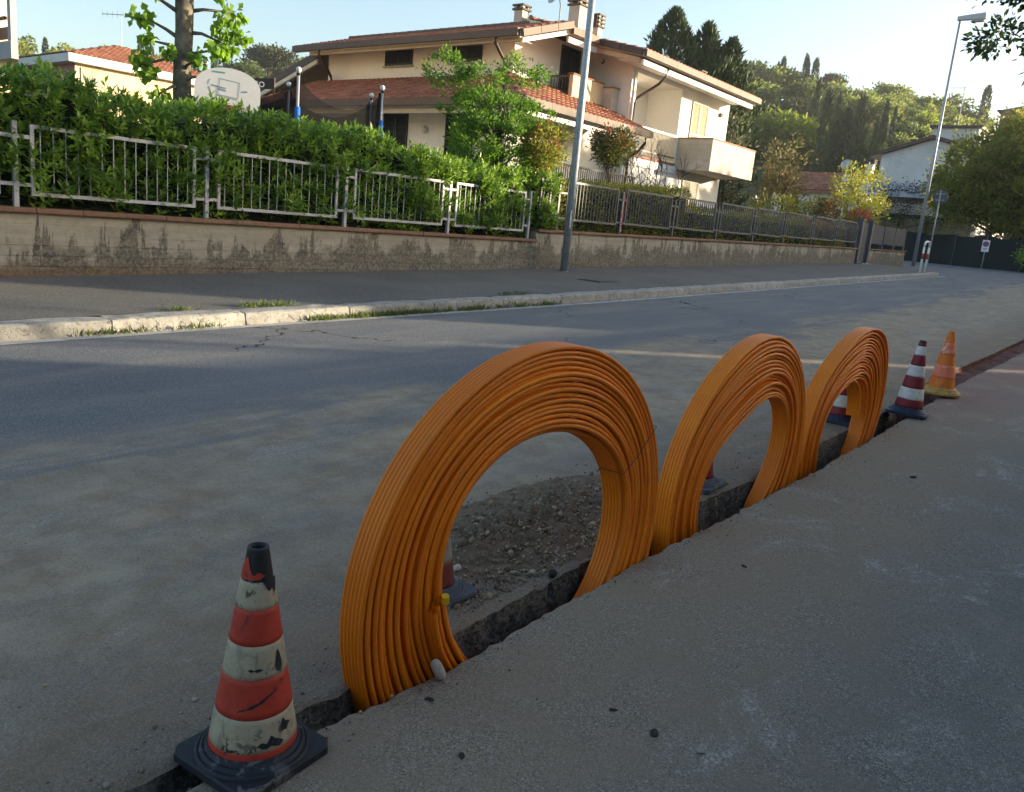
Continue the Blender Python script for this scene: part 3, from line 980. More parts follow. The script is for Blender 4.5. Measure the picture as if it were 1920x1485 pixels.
def laurel():
    g = np.random.default_rng(21)
    t = thing('laurel_hedge', 'long glossy laurel hedge growing behind and through the pale grey fence', 'hedge', (-10.5, 7, .9))
    n = 4200
    y = 1.2 + 12.7 * g.random(n)
    top = np.array([hedge_top(v) for v in y])
    kind = g.random(n)
    P = np.zeros((n, 3)); U = np.zeros((n, 3))
    front = kind < .66
    z = .95 + (top - .95) * g.random(n) ** .9
    bulge = .07 * np.sin(y * 3.3) + .05 * np.sin(y * 7.1 + z * 4) + .05 * np.sin(z * 9 + y * 2)
    P[:, 0] = np.where(front, -9.975 + bulge * .8 + g.normal(size=n) * .05, -10.05 - 1.0 * g.random(n))
    P[:, 1] = y
    P[:, 2] = np.where(front, z, top - .10 + g.normal(size=n) * .05 + .05 * np.sin(y * 5))
    low = front & (P[:, 2] < 1.12); P[low, 0] -= .12
    U[:, 0] = np.where(front, .55, .12); U[:, 2] = np.where(front, .75, 1.0)
    U += g.normal(size=(n, 3)) * .32
    Pl, Dl, Nl, Ll = shoot_leaves(P, U, 9, .118, .04, g)
    m = len(Pl)
    new = np.tile((~front) & (g.random(n) < .75) | (front & (g.random(n) < .48)), 9)
    # the 300 leaves nearest the street are leaves of their own
    idx = np.where((Pl[:, 0] > -9.93) & (Pl[:, 1] > 3.0) & (Pl[:, 1] < 9))[0]
    idx = g.choice(idx, min(300, len(idx)), replace=False)
    keep = np.ones(m, bool); keep[idx] = False
    for nm, mask, mat in (('foliage', keep & ~new, LF['laurel']), ('fresh_shoots', keep & new, LF['laurel_new'])):
        V, F = leaves5(Pl[mask], Dl[mask], Nl[mask], Ll[mask], Ll[mask] * .36)
        o = put(nm, npmesh(nm, V, F, mat), t); o['kind'] = 'stuff'
    V, F = leaves5(np.zeros((1, 3)), np.array([[1., 0, 0]]), np.array([[0, 0, 1.]]), np.array([1.]), np.array([.36]))
    base = {}
    for k, mat in (('a', LF['laurel']), ('b', LF['laurel_new']), ('c', LF['dry'])):
        base[k] = npmesh('leaf', V, F, mat)
    for q, i in enumerate(idx):
        d = Vector(Dl[i]).normalized(); nn = Vector(Nl[i]); a = nn.cross(d).normalized(); nn = d.cross(a)
        rot = Matrix((d, a, nn)).transposed().to_euler()
        o = put('leaf', base['c' if q % 37 == 0 else ('b' if new[i] else 'a')], t, Pl[i], rot=rot, scl=(Ll[i],) * 3)
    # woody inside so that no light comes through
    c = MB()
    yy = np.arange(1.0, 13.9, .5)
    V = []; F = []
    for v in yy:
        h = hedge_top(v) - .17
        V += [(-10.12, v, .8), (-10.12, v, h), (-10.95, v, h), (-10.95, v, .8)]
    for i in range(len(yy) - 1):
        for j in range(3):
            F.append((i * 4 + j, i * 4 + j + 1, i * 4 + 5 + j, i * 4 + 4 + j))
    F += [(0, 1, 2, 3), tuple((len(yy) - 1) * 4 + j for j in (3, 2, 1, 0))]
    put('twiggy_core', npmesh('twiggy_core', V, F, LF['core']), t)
laurel()

def box_hedge(name, label, y0, y1, x0, x1, ztop, zb, n, L, mat, seed, core=True, group=None):
    g = np.random.default_rng(seed)
    t = thing(name, label, 'hedge', ((x0 + x1) / 2, (y0 + y1) / 2, zb), group=group)
    P = np.stack([x0 + (x1 - x0) * g.random(n), y0 + (y1 - y0) * g.random(n), np.zeros(n)], 1)
    f = g.random(n)
    tz = np.array([ztop(v) for v in P[:, 1]])
    P[:, 2] = np.where(f < .55, zb + (tz - zb) * g.random(n), tz + g.normal(size=n) * .05)
    P[:, 0] = np.where(f < .55, x1 + g.normal(size=n) * .05, P[:, 0])
    D = np.stack([np.where(f < .55, .6, .1), np.zeros(n), np.ones(n) * .7], 1) + g.normal(size=(n, 3)) * .5
    V, F = kites(P, D, L * (.6 + .7 * g.random(n)), L * .42, g)
    o = put('foliage', npmesh('foliage', V, F, mat), t); o['kind'] = 'stuff'
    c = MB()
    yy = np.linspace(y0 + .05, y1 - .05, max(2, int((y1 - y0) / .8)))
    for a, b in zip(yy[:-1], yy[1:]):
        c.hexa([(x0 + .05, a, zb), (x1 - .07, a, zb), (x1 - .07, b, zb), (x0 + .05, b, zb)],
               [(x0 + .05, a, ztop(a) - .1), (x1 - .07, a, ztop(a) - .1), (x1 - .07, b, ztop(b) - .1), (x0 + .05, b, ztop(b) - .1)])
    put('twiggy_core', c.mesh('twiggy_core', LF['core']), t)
    return t
box_hedge('clipped_hedge', 'dark clipped hedge close behind the dark grey fence below the bare shrub', 14.0, 20.1, -10.9, -10.12, lambda y: 2.10 + .05 * (y - 14), .9, 9000, .075, LF['mag'], 31)

# ================================================================== orange duct coils
def fr(c, th):
    return c[0] + c[1] * np.cos(th) + c[2] * np.sin(th) + c[3] * np.cos(2 * th) + c[4] * np.sin(2 * th) + c[5] * np.cos(3 * th) + c[6] * np.sin(3 * th)

def ribbon_profile(t, h, n=6, full=True):
    """cross-section of a strip of n little ducts joined side by side: (across, radial)"""
    q = t / n; r = q / 2
    pts = []
    if full:
        for k in range(n):
            for a in (160, 125, 90, 55, 20):
                pts.append((q * (k + .5) + r * math.cos(R(a)), h / 2 * math.sin(R(a)) * 1.0))
        for k in reversed(range(n)):
            for a in (-15, -55, -90, -125, -165):
                pts.append((q * (k + .5) + r * math.cos(R(a)), h / 2 * math.sin(R(a))))
    else:
        for a in (180, 145, 110, 75, 35):
            pts.append((r + r * math.cos(R(a)), h / 2 * math.sin(R(a))))
        for a in (140, 90):
            pts.append((q * 1.5 + r * math.cos(R(a)), h / 2 * math.sin(R(a))))
        for a in (90, 30, 0, -30, -90):
            pts.append((t - r + r * math.cos(R(a)), h / 2 * math.sin(R(a))))
        for a in (-90, -140):
            pts.append((q * 1.5 + r * math.cos(R(a)), h / 2 * math.sin(R(a))))
        for a in (-35, -75, -110, -145):
            pts.append((r + r * math.cos(R(a)), h / 2 * math.sin(R(a))))
    return np.array(pts)

def sweep(name, ys, zs, xs, prof, mat, closed=True):
    """carry a strip profile along a path in the coil's plane"""
    n = len(ys)
    if closed:
        ty = np.roll(ys, -1) - np.roll(ys, 1); tz = np.roll(zs, -1) - np.roll(zs, 1)
    else:
        ty = np.gradient(ys); tz = np.gradient(zs)
    l = np.hypot(ty, tz); ny, nz = tz / l, -ty / l
    m = len(prof)
    V = np.zeros((n, m, 3))
    V[:, :, 0] = xs[:, None] - prof[None, :, 0]
    V[:, :, 1] = ys[:, None] + ny[:, None] * prof[None, :, 1]
    V[:, :, 2] = zs[:, None] + nz[:, None] * prof[None, :, 1]
    F = []
    nn = n if closed else n - 1
    i = np.arange(nn)[:, None] * m; i2 = ((np.arange(nn) + 1) % n)[:, None] * m
    j = np.arange(m)[None, :]; j2 = (j + 1) % m
    F = np.stack([i + j, i + j2, i2 + j2, i2 + j], -1).reshape(-1, 4)
    me = npmesh(name, V.reshape(-1, 3), F, mat, True)
    return me

def coil(label, yc, zc, wx, t, tilt, oc, ic, nl, seed, loose=0.0, obump=(), ibump=()):
    g = np.random.default_rng(seed)
    z0 = zc + S * yc
    th0 = thing('duct_coil', label, 'duct coil', (wx - t / 2, yc, z0 - 0.0), group='orange duct coils standing in the trench')
    N = 150
    th = np.linspace(0, 2 * np.pi, N, endpoint=False)
    ro, ri = fr(oc, th), fr(ic, th)
    def bmp(a, w): return np.exp(-(((th - R(a) + np.pi) % (2 * np.pi) - np.pi) / R(w)) ** 2)
    for a, am, w in obump: ro = ro + am * bmp(a, w)
    for a, am, w in ibump: ri = ri + am * bmp(a, w)
    step = (ro - ri) / nl
    h = float(step.mean())
    pf, ps = ribbon_profile(t, h * .88), ribbon_profile(t, h * .85, full=False)
    side = 0.0
    for k in range(nl):
        wob = .0016 * np.sin(th * 2 + g.random() * 6) + .0013 * np.sin(th * 3 + g.random() * 6) + .0008 * np.sin(th * 7 + g.random() * 6)
        r = ro - step * (k + .5) + wob
        if k == 0 and loose:
            r = r + loose * np.exp(-((th - .78) / .42) ** 2)
        side = side * .3 + g.normal() * .0075
        xo = side + .0042 * np.sin(th + g.random() * 6) + .0028 * np.sin(2 * th + g.random() * 6) + .0012 * np.sin(5 * th + g.random() * 6)
        ys = yc + r * np.cos(th); zs = z0 + r * np.sin(th)
        xs = wx + tilt * (ys - yc) + np.clip(xo, -.016, .013)
        put('duct_turn', sweep('duct_turn', ys, zs, xs, pf if k in (0, 1, nl - 1) else ps, MT['coil']), th0)
    return th0
c1 = coil('nearest and largest orange duct coil, in the trench behind the worn red and cream cone', 2.2063, .1293, -1.468, .088, .04,
          [.7734, -.0323, .0078, -.0088, -.0065, -.0076, .012], [.4581, -.0117, .0737, .0208, -.0122, .0006, .0141], 17, 3, 0.0, ((95, .017, 45),), ((188, -.030, 34),))
c2 = coil('middle orange duct coil standing in the trench between the other two coils', 3.93, .0118, -1.468, .088, .04,
          [.7817, .0145, -.0032, -.0389, -.0094, -.0321, .0129], [.4336, -.0373, .0441, -.0223, .0582, -.0271, .0495], 17, 4)
c3 = coil('farthest orange duct coil, its outer turn sprung loose at the top', 5.5741, .0416, -1.469, .093, .04,
          [.6949, .016, .0133, .0032, .0625, -.0101, .0357], [.3924, -.0194, -.0038, .0133, .0396, .0007, .0168], 18, 5, .022)
# loose inner end of the near coil with its yellow cap
ys = np.array([1.676, 1.690, 1.715, 1.755, 1.80, 1.87, 1.95]); zs = np.array([.255, .195, .125, .055, -.01, -.10, -.20])
for dx, dy in ((0, 0), (.004, -.021), (-.003, -.040)):
    put('loose_duct_end', sweep('loose_duct_end', ys + dy * .9, zs + dy * .8, np.full(7, -1.452 - dx), ribbon_profile(.06, .0155, 4), MT['coil'], False), c1)
put('end_cap', MB().tube([(-1.452, 1.678, .244), (-1.448, 1.672, .268)], .0115, 12).mesh('end_cap', MT['capy']), c1)
# wire ties pulled round the bundle
for a, col_ in ((.62, 'black'),):
    m = MB()
    ri = fr([.4581, -.0117, .0737, .0208, -.0122, .0006, .0141], np.array([a]))[0] - .002; ro = fr([.7734, -.0323, .0078, -.0088, -.0065, -.0076, .012], np.array([a]))[0] + .003
    def cp(r, x): return (x, 2.2063 + r * math.cos(a), .1293 + S * 2.2063 + r * math.sin(a))
    xx = -1.455 + .04 * .5
    m.tube([cp(ri - .004, xx - .1), cp(ri - .003, xx), cp((ri * 2 + ro) / 3, xx + .006), cp((ri + ro * 2) / 3, xx + .003), cp(ro, xx), cp(ro + .002, xx - .1)], .0016, 5)
    m.tube([cp(ri - .004, xx - .1), cp(ri - .03, xx - .105)], .0016, 5)
    put('tie_wire', m.mesh('tie_wire', MT['black']), c1)
# inner end of the far coil hanging down
a = np.linspace(1.75, .25, 14)
r = .375 - .012 - .055 * (np.linspace(0, 1, 14) ** 1.5)
put('loose_duct_end', sweep('loose_duct_end', 5.5741 + r * np.cos(a) + .02, .155 + r * np.sin(a), np.full(14, -1.472), ribbon_profile(.092, .0145, 7), MT['coil'], False), c3)

# ================================================================== traffic cones
PAINT = dict(
    cream=paint_mat('chipped_cream_band', (.43, .365, .26), (.05, .046, .042), 1.0, 26),
    red=paint_mat('scuffed_red_band', (.46, .050, .030), (.03, .028, .028), .45, 13),
    blackrub=paint_mat('black_rubber', (.020, .023, .032), (.10, .10, .105), .75, 11, .6),
    redchip=paint_mat('black_cone_tip', (.022, .022, .026), (.09, .085, .08), .6, 12, .55),
    white=paint_mat('white_reflective_band', (.66, .645, .60), (.18, .17, .16), .3, 12, .4),
    maroon=paint_mat('maroon_band', (.22, .018, .028), (.10, .03, .03), .4, 12, .45),
    navy=paint_mat('navy_rubber', (.022, .032, .062), (.09, .10, .12), .5, 12, .55),
    orange=paint_mat('orange_plastic', (.76, .185, .022), (.42, .13, .04), .5, 10, .5),
    pink=paint_mat('faded_orange_reflective', (.85, .205, .10), (.66, .50, .45), 1.0, 9, .5),
    ybase=paint_mat('dirty_yellow_rubber', (.50, .285, .07), (.10, .08, .05), .6, 12, .6),
    dullred=paint_mat('dull_dark_red_band', (.19, .045, .035), (.05, .04, .035), .8, 12, .6),
    dullwhite=paint_mat('dirty_white_band', (.34, .31, .265), (.06, .055, .05), .9, 13, .6),
    greyrub=paint_mat('dusty_grey_rubber', (.075, .085, .105), (.17, .165, .155), .7, 10, .7),
)
def cone(label, loc, h, half, rz, bands, base_mat, tip_mat, rb=.10, rt=.024, roundbase=False, lean=(0, 0)):
    """bands: (fraction from the foot, fraction, material) up the body"""
    o = thing('traffic_cone', label, 'traffic cone', loc, rz, group='traffic cones along the trench')
    o.rotation_euler = (lean[0], lean[1], rz)
    m = MB()
    z1 = .050
    if roundbase:
        m.lathe([(.001, 0), (half, 0), (half + .006, .012), (half, .026), (half - .02, .034), (rb + .018, .046), (rb + .008, .06), (rb, .062)], 40)
        z1 = .058
    else:
        # square foot with chamfered corners and two stepped rings
        c = .022; q = half
        oct_ = [(q - c, -q), (q, -q + c), (q, q - c), (q - c, q), (-q + c, q), (-q, q - c), (-q, -q + c), (-q + c, -q)]
        V = [(x, y, 0) for x, y in oct_] + [(x, y, .017) for x, y in oct_] + [(x * .972, y * .972, .023) for x, y in oct_]
        F = [tuple(reversed(range(8))), tuple(range(16, 24))]
        for k in range(8):
            F += [(k, (k + 1) % 8, 8 + (k + 1) % 8, 8 + k), (8 + k, 8 + (k + 1) % 8, 16 + (k + 1) % 8, 16 + k)]
        m.add(V, F)
    put('base', m.mesh('base', base_mat, False), o, world=False)
    if not roundbase:
        m = MB().lathe([(half * .99, .0232), (half * .975, .030), (half * .925, .0325), (half * .915, .029), (half * .90, .029), (half * .885, .039), (half * .84, .0415), (half * .83, .038), (half * .815, .038), (half * .80, .050), (rb + .003, .053), (rb - .004, .046)], 48)
        put('collar', m.mesh('collar', base_mat, True), o, world=False)
    def rad(z): return rb + (rt - rb) * (z - z1) / (h - z1)
    m = MB().lathe([(rad(z1) - .001, z1 - .006), (rad(h * .85), h * .85), (rt + .001, h - .006), (rt, h), (rt - .005, h), (rt - .007, h - .012), (rt - .003, h * .8)], 48)
    put('body', m.mesh('body', tip_mat, True), o, world=False)
    for (a, b, mat) in bands:
        za, zb = z1 + (h - z1) * a, z1 + (h - z1) * b
        m = MB()
        k = 6
        rows = [(rad(za) + .0002, za)] + [(rad(za + (zb - za) * i / k) + .0014, za + (zb - za) * i / k + (.0005 if i == 0 else -.0005 if i == k else 0)) for i in range(k + 1)] + [(rad(zb) + .0002, zb)]
        m.lathe(rows, 56)
        put('band', m.mesh('band', mat, True), o, world=False)
    return o
p = PAINT
cone('worn red and cream cone with a peeling black tip over the near trench end', (-1.508, 1.074, S * 1.06 + .004), .540, .137, R(5),
     [(.0, .035, p['red']), (.035, .195, p['cream']), (.195, .385, p['red']), (.385, .545, p['cream']), (.545, .715, p['red']), (.715, .845, p['cream'])], p['blackrub'], p['redchip'], .103, .0235)
FC = None
for q in COL.objects:
    if q.name == 'traffic_cone': FC = q
def cone_patch(name, a0, a1, prof_, mat, off, h=.545, rb=.103, rt=.0235, z1=.050):
    """a flake of paint lying on the cone's skin: prof_ gives its lower and upper edge (fraction up the body) along the arc"""
    n = len(prof_); V = []
    m_ = 6
    for k, (lo, hi) in enumerate(prof_):
        a = R(a0 + (a1 - a0) * k / (n - 1) - 5)
        for i_ in range(m_ + 1):
            f = lo + (hi - lo) * i_ / m_
            r = rb + (rt - rb) * f + off
            V.append((r * math.cos(a), r * math.sin(a), z1 + (h - z1) * f))
    F_ = [(k * (m_ + 1) + i_, (k + 1) * (m_ + 1) + i_, (k + 1) * (m_ + 1) + i_ + 1, k * (m_ + 1) + i_ + 1) for k in range(n - 1) for i_ in range(m_)]
    put(name, MB().add(V, F_).mesh(name, mat, True), FC, world=False)
cone_patch('red_flake', -150, -8, [(.846, .848), (.846, .88), (.847, .90), (.846, .91), (.847, .905), (.846, .93), (.847, .945), (.846, .955), (.85, .93), (.847, .90), (.848, .875), (.85, .87), (.85, .882), (.852, .885), (.86, .876), (.866, .868)], p['red'], .0016)
cone_patch('worn_patch', -20, 62, [(.843, .846), (.826, .846), (.80, .846), (.79, .846), (.805, .846), (.775, .846), (.79, .846), (.81, .846), (.835, .846), (.842, .846)], p['redchip'], .0026)
cone_patch('worn_patch', 4, 22, [(.43, .432), (.405, .47), (.40, .50), (.39, .505), (.395, .48), (.42, .44)], p['blackrub'], .0024)
cone_patch('worn_patch', -48, -20, [(.43, .432), (.422, .438), (.426, .43), (.42, .437), (.424, .436), (.43, .431)], p['blackrub'], .0024)
cone_patch('worn_patch', -62, 2, [(.23, .232), (.238, .246), (.246, .252), (.25, .268), (.262, .275), (.272, .29), (.29, .302), (.305, .312), (.315, .318)], p['blackrub'], .0024)
cone_patch('worn_patch', -30, 8, [(.07, .072), (.055, .085), (.05, .075), (.06, .11), (.05, .09), (.045, .08), (.06, .062)], p['blackrub'], .0024)
cone_patch('worn_patch', 2, 24, [(.12, .121), (.105, .15), (.11, .17), (.10, .145), (.12, .14), (.13, .132)], p['blackrub'], .0024)
cone('dull red and dirty white cone half hidden behind the nearest coil', (-1.815, 1.995, S * 1.995), .49, .135, R(-4),
     [(.0, .20, p['dullred']), (.20, .42, p['dullwhite']), (.42, .60, p['dullred']), (.60, .78, p['dullwhite']), (.78, .9, p['dullred'])], p['greyrub'], p['greyrub'], .092, .023)
cone('cone hidden behind the middle coil, only the corner of its black foot showing', (-1.735, 3.925, S * 3.925), .48, .135, R(3),
     [(.0, .2, p['maroon']), (.2, .42, p['white']), (.42, .62, p['maroon']), (.62, .8, p['white'])], p['greyrub'], p['blackrub'], .092, .023)
cone('maroon and white cone seen through the ring of the farthest coil', (-1.675, 6.16, S * 6.16), .56, .135, R(2),
     [(.02, .135, p['maroon']), (.135, .305, p['white']), (.305, .46, p['maroon']), (.46, .62, p['white']), (.62, .78, p['maroon']), (.78, .9, p['white'])], p['navy'], p['blackrub'], .100, .023)
cone('clean maroon and white cone on a navy foot, beside the orange cone', (-1.385, 6.92, S * 6.92 + .012), .575, .145, R(8),
     [(.02, .135, p['maroon']), (.135, .30, p['white']), (.30, .475, p['maroon']), (.475, .635, p['white']), (.635, .79, p['maroon']), (.79, .92, p['white']), (.92, .97, p['maroon'])], p['navy'], p['blackrub'], .104, .024, lean=(0, R(1.5)))
cone('faded all-orange cone on a round yellow foot, last one up the trench', (-1.385, 8.08, S * 8.08 + .02), .56, .158, R(0),
     [(.18, .40, p['pink']), (.59, .79, p['pink'])], p['ybase'], p['orange'], .112, .024, roundbase=True)

# ================================================================== stones and rubble
def rock(name, mat, seed, sub=2):
    g = np.random.default_rng(seed)
    import bmesh
    bm = bmesh.new()
    bmesh.ops.create_icosphere(bm, subdivisions=sub, radius=1)
    ax = g.normal(size=(7, 3)); ax /= np.linalg.norm(ax, axis=1)[:, None]
    lim = .55 + .35 * g.random(7)
    for v in bm.verts:
        c = np.array(v.co)
        for a, l in zip(ax, lim):
            d = c @ a
            if d > l: c = c - a * (d - l) * .9
        v.co = c * (1 + g.normal() * .03)
    me = bpy.data.meshes.new(name); bm.to_mesh(me); bm.free()
    me.materials.append(mat)
    return me
rocks = [rock('stone', MT['stone'], s) for s in range(5)]
def stone(label, x, y, r, sq=(1, .8, .65), rz=0., mat=None, k=0, tilt=(0, 0), dz=0., cat='stone', name='stone', group=None):
    me = rocks[k % 5]
    if mat:
        me = me.copy(); me.materials[0] = mat
    return solo(name, me, label, cat, (x, y, S * y + r * sq[2] * .55 + dz), (tilt[0], tilt[1], rz), (r * sq[0], r * sq[1], r * sq[2]), group=group)
stone('big rounded stone at the left edge of the rubble, seen through the nearest coil', -2.035, 2.53, .043, (1, .85, .8), .4, k=0)
stone('broken pale stone resting just behind the big rounded stone', -2.11, 2.62, .038, (1, .7, .6), 1.4, k=1)
stone('whitish splintered stone leaning against the foot of the nearest coil', -1.418, 1.632, .028, (.75, .6, 1.45), .5, MT['whitestone'], 3, (.1, -.35), .004)
stone('small pale pebble beside the black lump on the trench edge', -1.655, 2.40, .014, (1, .9, .7), .2, MT['whitestone'], 2)
stone('flat pale pebble left of the smallest white pebble near the trench edge', -1.70, 2.345, .016, (1.2, .7, .6), 1.1, k=4)
stone('black lump of asphalt on the far lip of the trench', -1.592, 2.445, .022, (1, 1, .8), .3, MT['clod'], 1, cat='asphalt lump', name='asphalt_lump')
stone('long pale stone lying against the foot of the half-hidden cone', -1.86, 2.20, .033, (1.1, .5, .5), 2.0, MT['whitestone'], 3)
stone('grey stone on the rubble behind the half-hidden cone', -1.90, 2.42, .030, (1.2, .6, .5), .5, k=2)
stone('slanting slab of grey stone beside the half-hidden cone', -1.955, 2.36, .028, (1.3, .5, .45), -.6, k=1)
stone('small white pebble on the dusty road left of the nearest cone', -1.80, 1.095, .0085, (1, .8, .7), .7, MT['whitestone'], 0)
stone('tan pebble on the road at the lower edge of the picture', -1.642, .784, .011, (1, .8, .6), .2, k=3)
stone('pale broken pebble lying out on the near pavement', -.707, 1.876, .0125, (1, .9, .7), .5, k=2)
for (x, y, r, q, lb) in ((-.832, 1.86, .016, .3, 'flat dark smear of earth on the near pavement beside the pale broken pebble'),
                         (-.968, 1.87, .010, .4, 'crumb of earth on the pavement between the dark smear and the nearest coil'),
                         (-1.363, 1.541, .011, .4, 'dark crumb of earth on the pavement just below the whitish stone'),
                         (-1.14, 1.426, .011, .35, 'brown crumb of earth on the pavement nearest the first cone'),
                         (-1.108, 3.106, .012, .35, 'dark crumb of earth on the pavement in front of the middle coil'),
                         (-.92, 5.1, .022, .35, 'dry leaf-like flake of earth on the pavement in front of the farthest coil')):
    stone(lb, x, y, r, (1.3, .8, q), x * 9, MT['clod'], 2, dz=-r * q * .2, cat='clod', name='earth_clod')

def rubble():
    g = np.random.default_rng(17)
    base = []
    for s in range(4):
        me = rock('tmp', MT['stone'], 40 + s, 1)
        v = np.zeros(len(me.vertices) * 3); me.vertices.foreach_get('co', v)
        f = np.array([p_.vertices[:] for p_ in me.polygons])
        base.append((v.reshape(-1, 3), f)); bpy.data.meshes.remove(me)
    V = []; F = []; off = 0
    n = 6900
    for i in range(n):
        if i < 5200:
            y = 1.95 + 1.9 * g.random(); x = -1.62 - abs(g.normal()) * .26
            if x < -2.35 or (y < 2.25 and x < -2.0): continue
        elif i < 5600:
            x, y = -1.62 - abs(g.normal()) * .22, .3 + 8 * g.random()
        else:
            x, y = -3.2 + 3.0 * g.random(), .6 + 5 * g.random()
            if -1.62 < x < -1.34: continue
        r = .0022 + .0075 * g.random() ** 3 + (.014 * g.random() if i < 150 else 0)
        if i >= 5600: r *= .5
        v, f = base[g.integers(4)]
        a = g.random(3) * 6.28
        M3 = np.array(Matrix.Rotation(a[0], 3, 'X') @ Matrix.Rotation(a[1], 3, 'Y') @ Matrix.Rotation(a[2], 3, 'Z'))
        sc = r * np.array([1, .7 + .3 * g.random(), .5 + .4 * g.random()])
        z = S * y + mound(x, y) + r * .2
        V.append((v * sc) @ M3.T + np.array([x, y, z])); F.append(f + off); off += len(v)
    return npmesh('rubble', np.concatenate(V), np.concatenate(F), MT['pebbles'])
def mound(x, y):
    m = math.exp(-((x + 1.95) / .24) ** 2 - ((y - 2.95) / .55) ** 2) * .055
    m += math.exp(-((x + 1.98) / .16) ** 2 - ((y - 2.45) / .25) ** 2) * .03
    return m
def mound_mesh():
    xs = np.linspace(-2.55, -1.60, 60); yy = np.linspace(1.75, 4.0, 110)
    V = []
    for y in yy:
        for x in xs:
            V.append((x, y, S * y - .008 + mound(x, y) * (1 + .25 * rng.normal()) + .006 * abs(rng.normal()) * (mound(x, y) > .006)))
    F = []
    for i in range(len(yy) - 1):
        for j in range(len(xs) - 1):
            a = i * 60 + j; F.append((a, a + 1, a + 61, a + 60))
    return npmesh('dirt_heap', V, F, MT['rubble'], True)
struct('dirt_heap', mound_mesh(), 'stuff')
struct('rubble', rubble(), 'stuff')
def crumbs():
    g = np.random.default_rng(23)
    me = rock('tmp', MT['clod'], 61, 1)
    v = np.zeros(len(me.vertices) * 3); me.vertices.foreach_get('co', v); v = v.reshape(-1, 3)
    f = np.array([p_.vertices[:] for p_ in me.polygons]); bpy.data.meshes.remove(me)
    V = []; F = []; off = 0
    for i in range(1500):
        y = .25 + 8.5 * g.random() ** 1.3
        if g.random() < .5: x = float(near_lip(y)) + .006 + abs(g.normal()) * .045
        else: x = float(far_lip(y)) - .006 - abs(g.normal()) * .05
        r = .0018 + .006 * g.random() ** 4
        a = g.random(3) * 6.28
        M3 = np.array(Matrix.Rotation(a[0], 3, 'X') @ Matrix.Rotation(a[1], 3, 'Y') @ Matrix.Rotation(a[2], 3, 'Z'))
        V.append((v * r * np.array([1, .8, .6])) @ M3.T + np.array([x, y, S * y + r * .3])); F.append(f + off); off += len(v)
    return npmesh('crumbs', np.concatenate(V), np.concatenate(F), MT['pebbles'])
struct('crumbs', crumbs(), 'stuff')

# ================================================================== the big cream house
def tiles(name, p00, eave, up, W, Lr, mat, inside=None, tw=.215, tl=.36, rise=.055):
    """rows of half-round clay tiles: p00 the left end of the eave, eave/up unit vectors"""
    e = np.array(eave, float); e /= np.linalg.norm(e)
    u = np.array(up, float); u /= np.linalg.norm(u)
    nrm = np.cross(e, u); nrm *= np.sign(nrm[2])
    nc, nr = int(W / tw), int(math.ceil(Lr / tl))
    V = []; F = []
    prof = [(-.5, 0), (-.36, .62), (-.12, 1.0), (.12, 1.0), (.36, .62), (.5, 0)]
    for i in range(nc):
        for j in range(nr):
            a, b = (i + .5) * W / nc, j * tl
            if inside and not inside(a, b + tl * .5): continue
            l = min(tl * 1.08, Lr - b)
            if l < .05: continue
            jit = rng.normal() * .006
            bs = len(V)
            for (bb, lift, k) in ((b, .030, 1.06), (b + l, .006, .92)):
                for q, hh in prof:
                    V.append(np.array(p00) + e * (a + jit + q * tw * 1.03 * k) + u * bb + nrm * (hh * rise * k + lift))
            for q in range(5):
                F.append((bs + q, bs + q + 1, bs + 7 + q, bs + 6 + q))
            for q in range(4):
                pass
            F.append((bs, bs + 1, bs + 4, bs + 5)); F.append((bs + 1, bs + 2, bs + 3, bs + 4))
    me = bpy.data.meshes.new(name)
    me.from_pydata([tuple(v) for v in V], [], F); me.materials.append(mat)
    return me

def poly_prism(pts, axis, a, b):
    """a polygon in the plane across the given axis, carried from a to b"""
    n = len(pts)
    def P3(p, q):
        return (q, p[0], p[1]) if axis == 'x' else (p[0], q, p[1])
    V = [P3(p, a) for p in pts] + [P3(p, b) for p in pts]
    F = [tuple(range(n)), tuple(reversed(range(n, 2 * n)))]
    for i in range(n):
        F.append((i, n + i, n + (i + 1) % n, (i + 1) % n))
    return MB().add(V, F)

H = thing('house', 'large cream two-storey house with red tiled roofs, balconies and dark shutters behind the hedge', 'house', (-16, 22, .8))
def hp(name, mb, mat, smooth=False, **kw):
    return put(name, mb.mesh(name, mat if not isinstance(mat, str) else MT[mat], smooth), H, **kw)
B = lambda a, b: MB().box(a, b)
kA = .31                                     # pitch of the front roof
def zA(y): return 6.24 + kA * (y - 18.3)
def zB(x): return 6.44 + .225 * (-13.2 - x)
# walls
hp('wall', poly_prism([(19.47, .4), (27, .4), (27, 6.5), (23.2, 6.75), (20.6, 6.78), (19.47, zA(19.47) - .17)], 'x', -24.1, -15.9), 'cream')
hp('wall', poly_prism([(-15.5, .4), (-15.5, zB(-15.5) - .17), (-16.4, zB(-16.4) - .17), (-22, 6.0), (-22, .4)], 'y', 23.25, 30.45), 'cream')
hp('wall', poly_prism([(-14.2, .4), (-14.2, zB(-14.2) - .17), (-15.502, zB(-15.502) - .17), (-15.502, .4)], 'y', 23.25, 23.55), 'cream')
hp('wall', poly_prism([(-14.2, .4), (-14.2, zB(-14.2) - .17), (-15.502, zB(-15.502) - .17), (-15.502, .4)], 'y', 26.6, 30.45), 'cream')
hp('wall', B((-15.502, 23.552, .4), (-14.2, 26.598, 3.62)), 'cream')
hp('wall', poly_prism([(-14.2, 6.14), (-14.2, zB(-14.2) - .17), (-15.502, zB(-15.502) - .17), (-15.502, 6.14)], 'y', 23.552, 26.598), 'cream')
hp('wall', B((-24.0, 18.2, .4), (-14.9, 23.2, 4.72)), 'cream', label='ground-floor wall under the lower roof')
hp('terrace', B((-24.2, 16.95, .4), (-13.42, 23.2, 1.88)), 'cream')
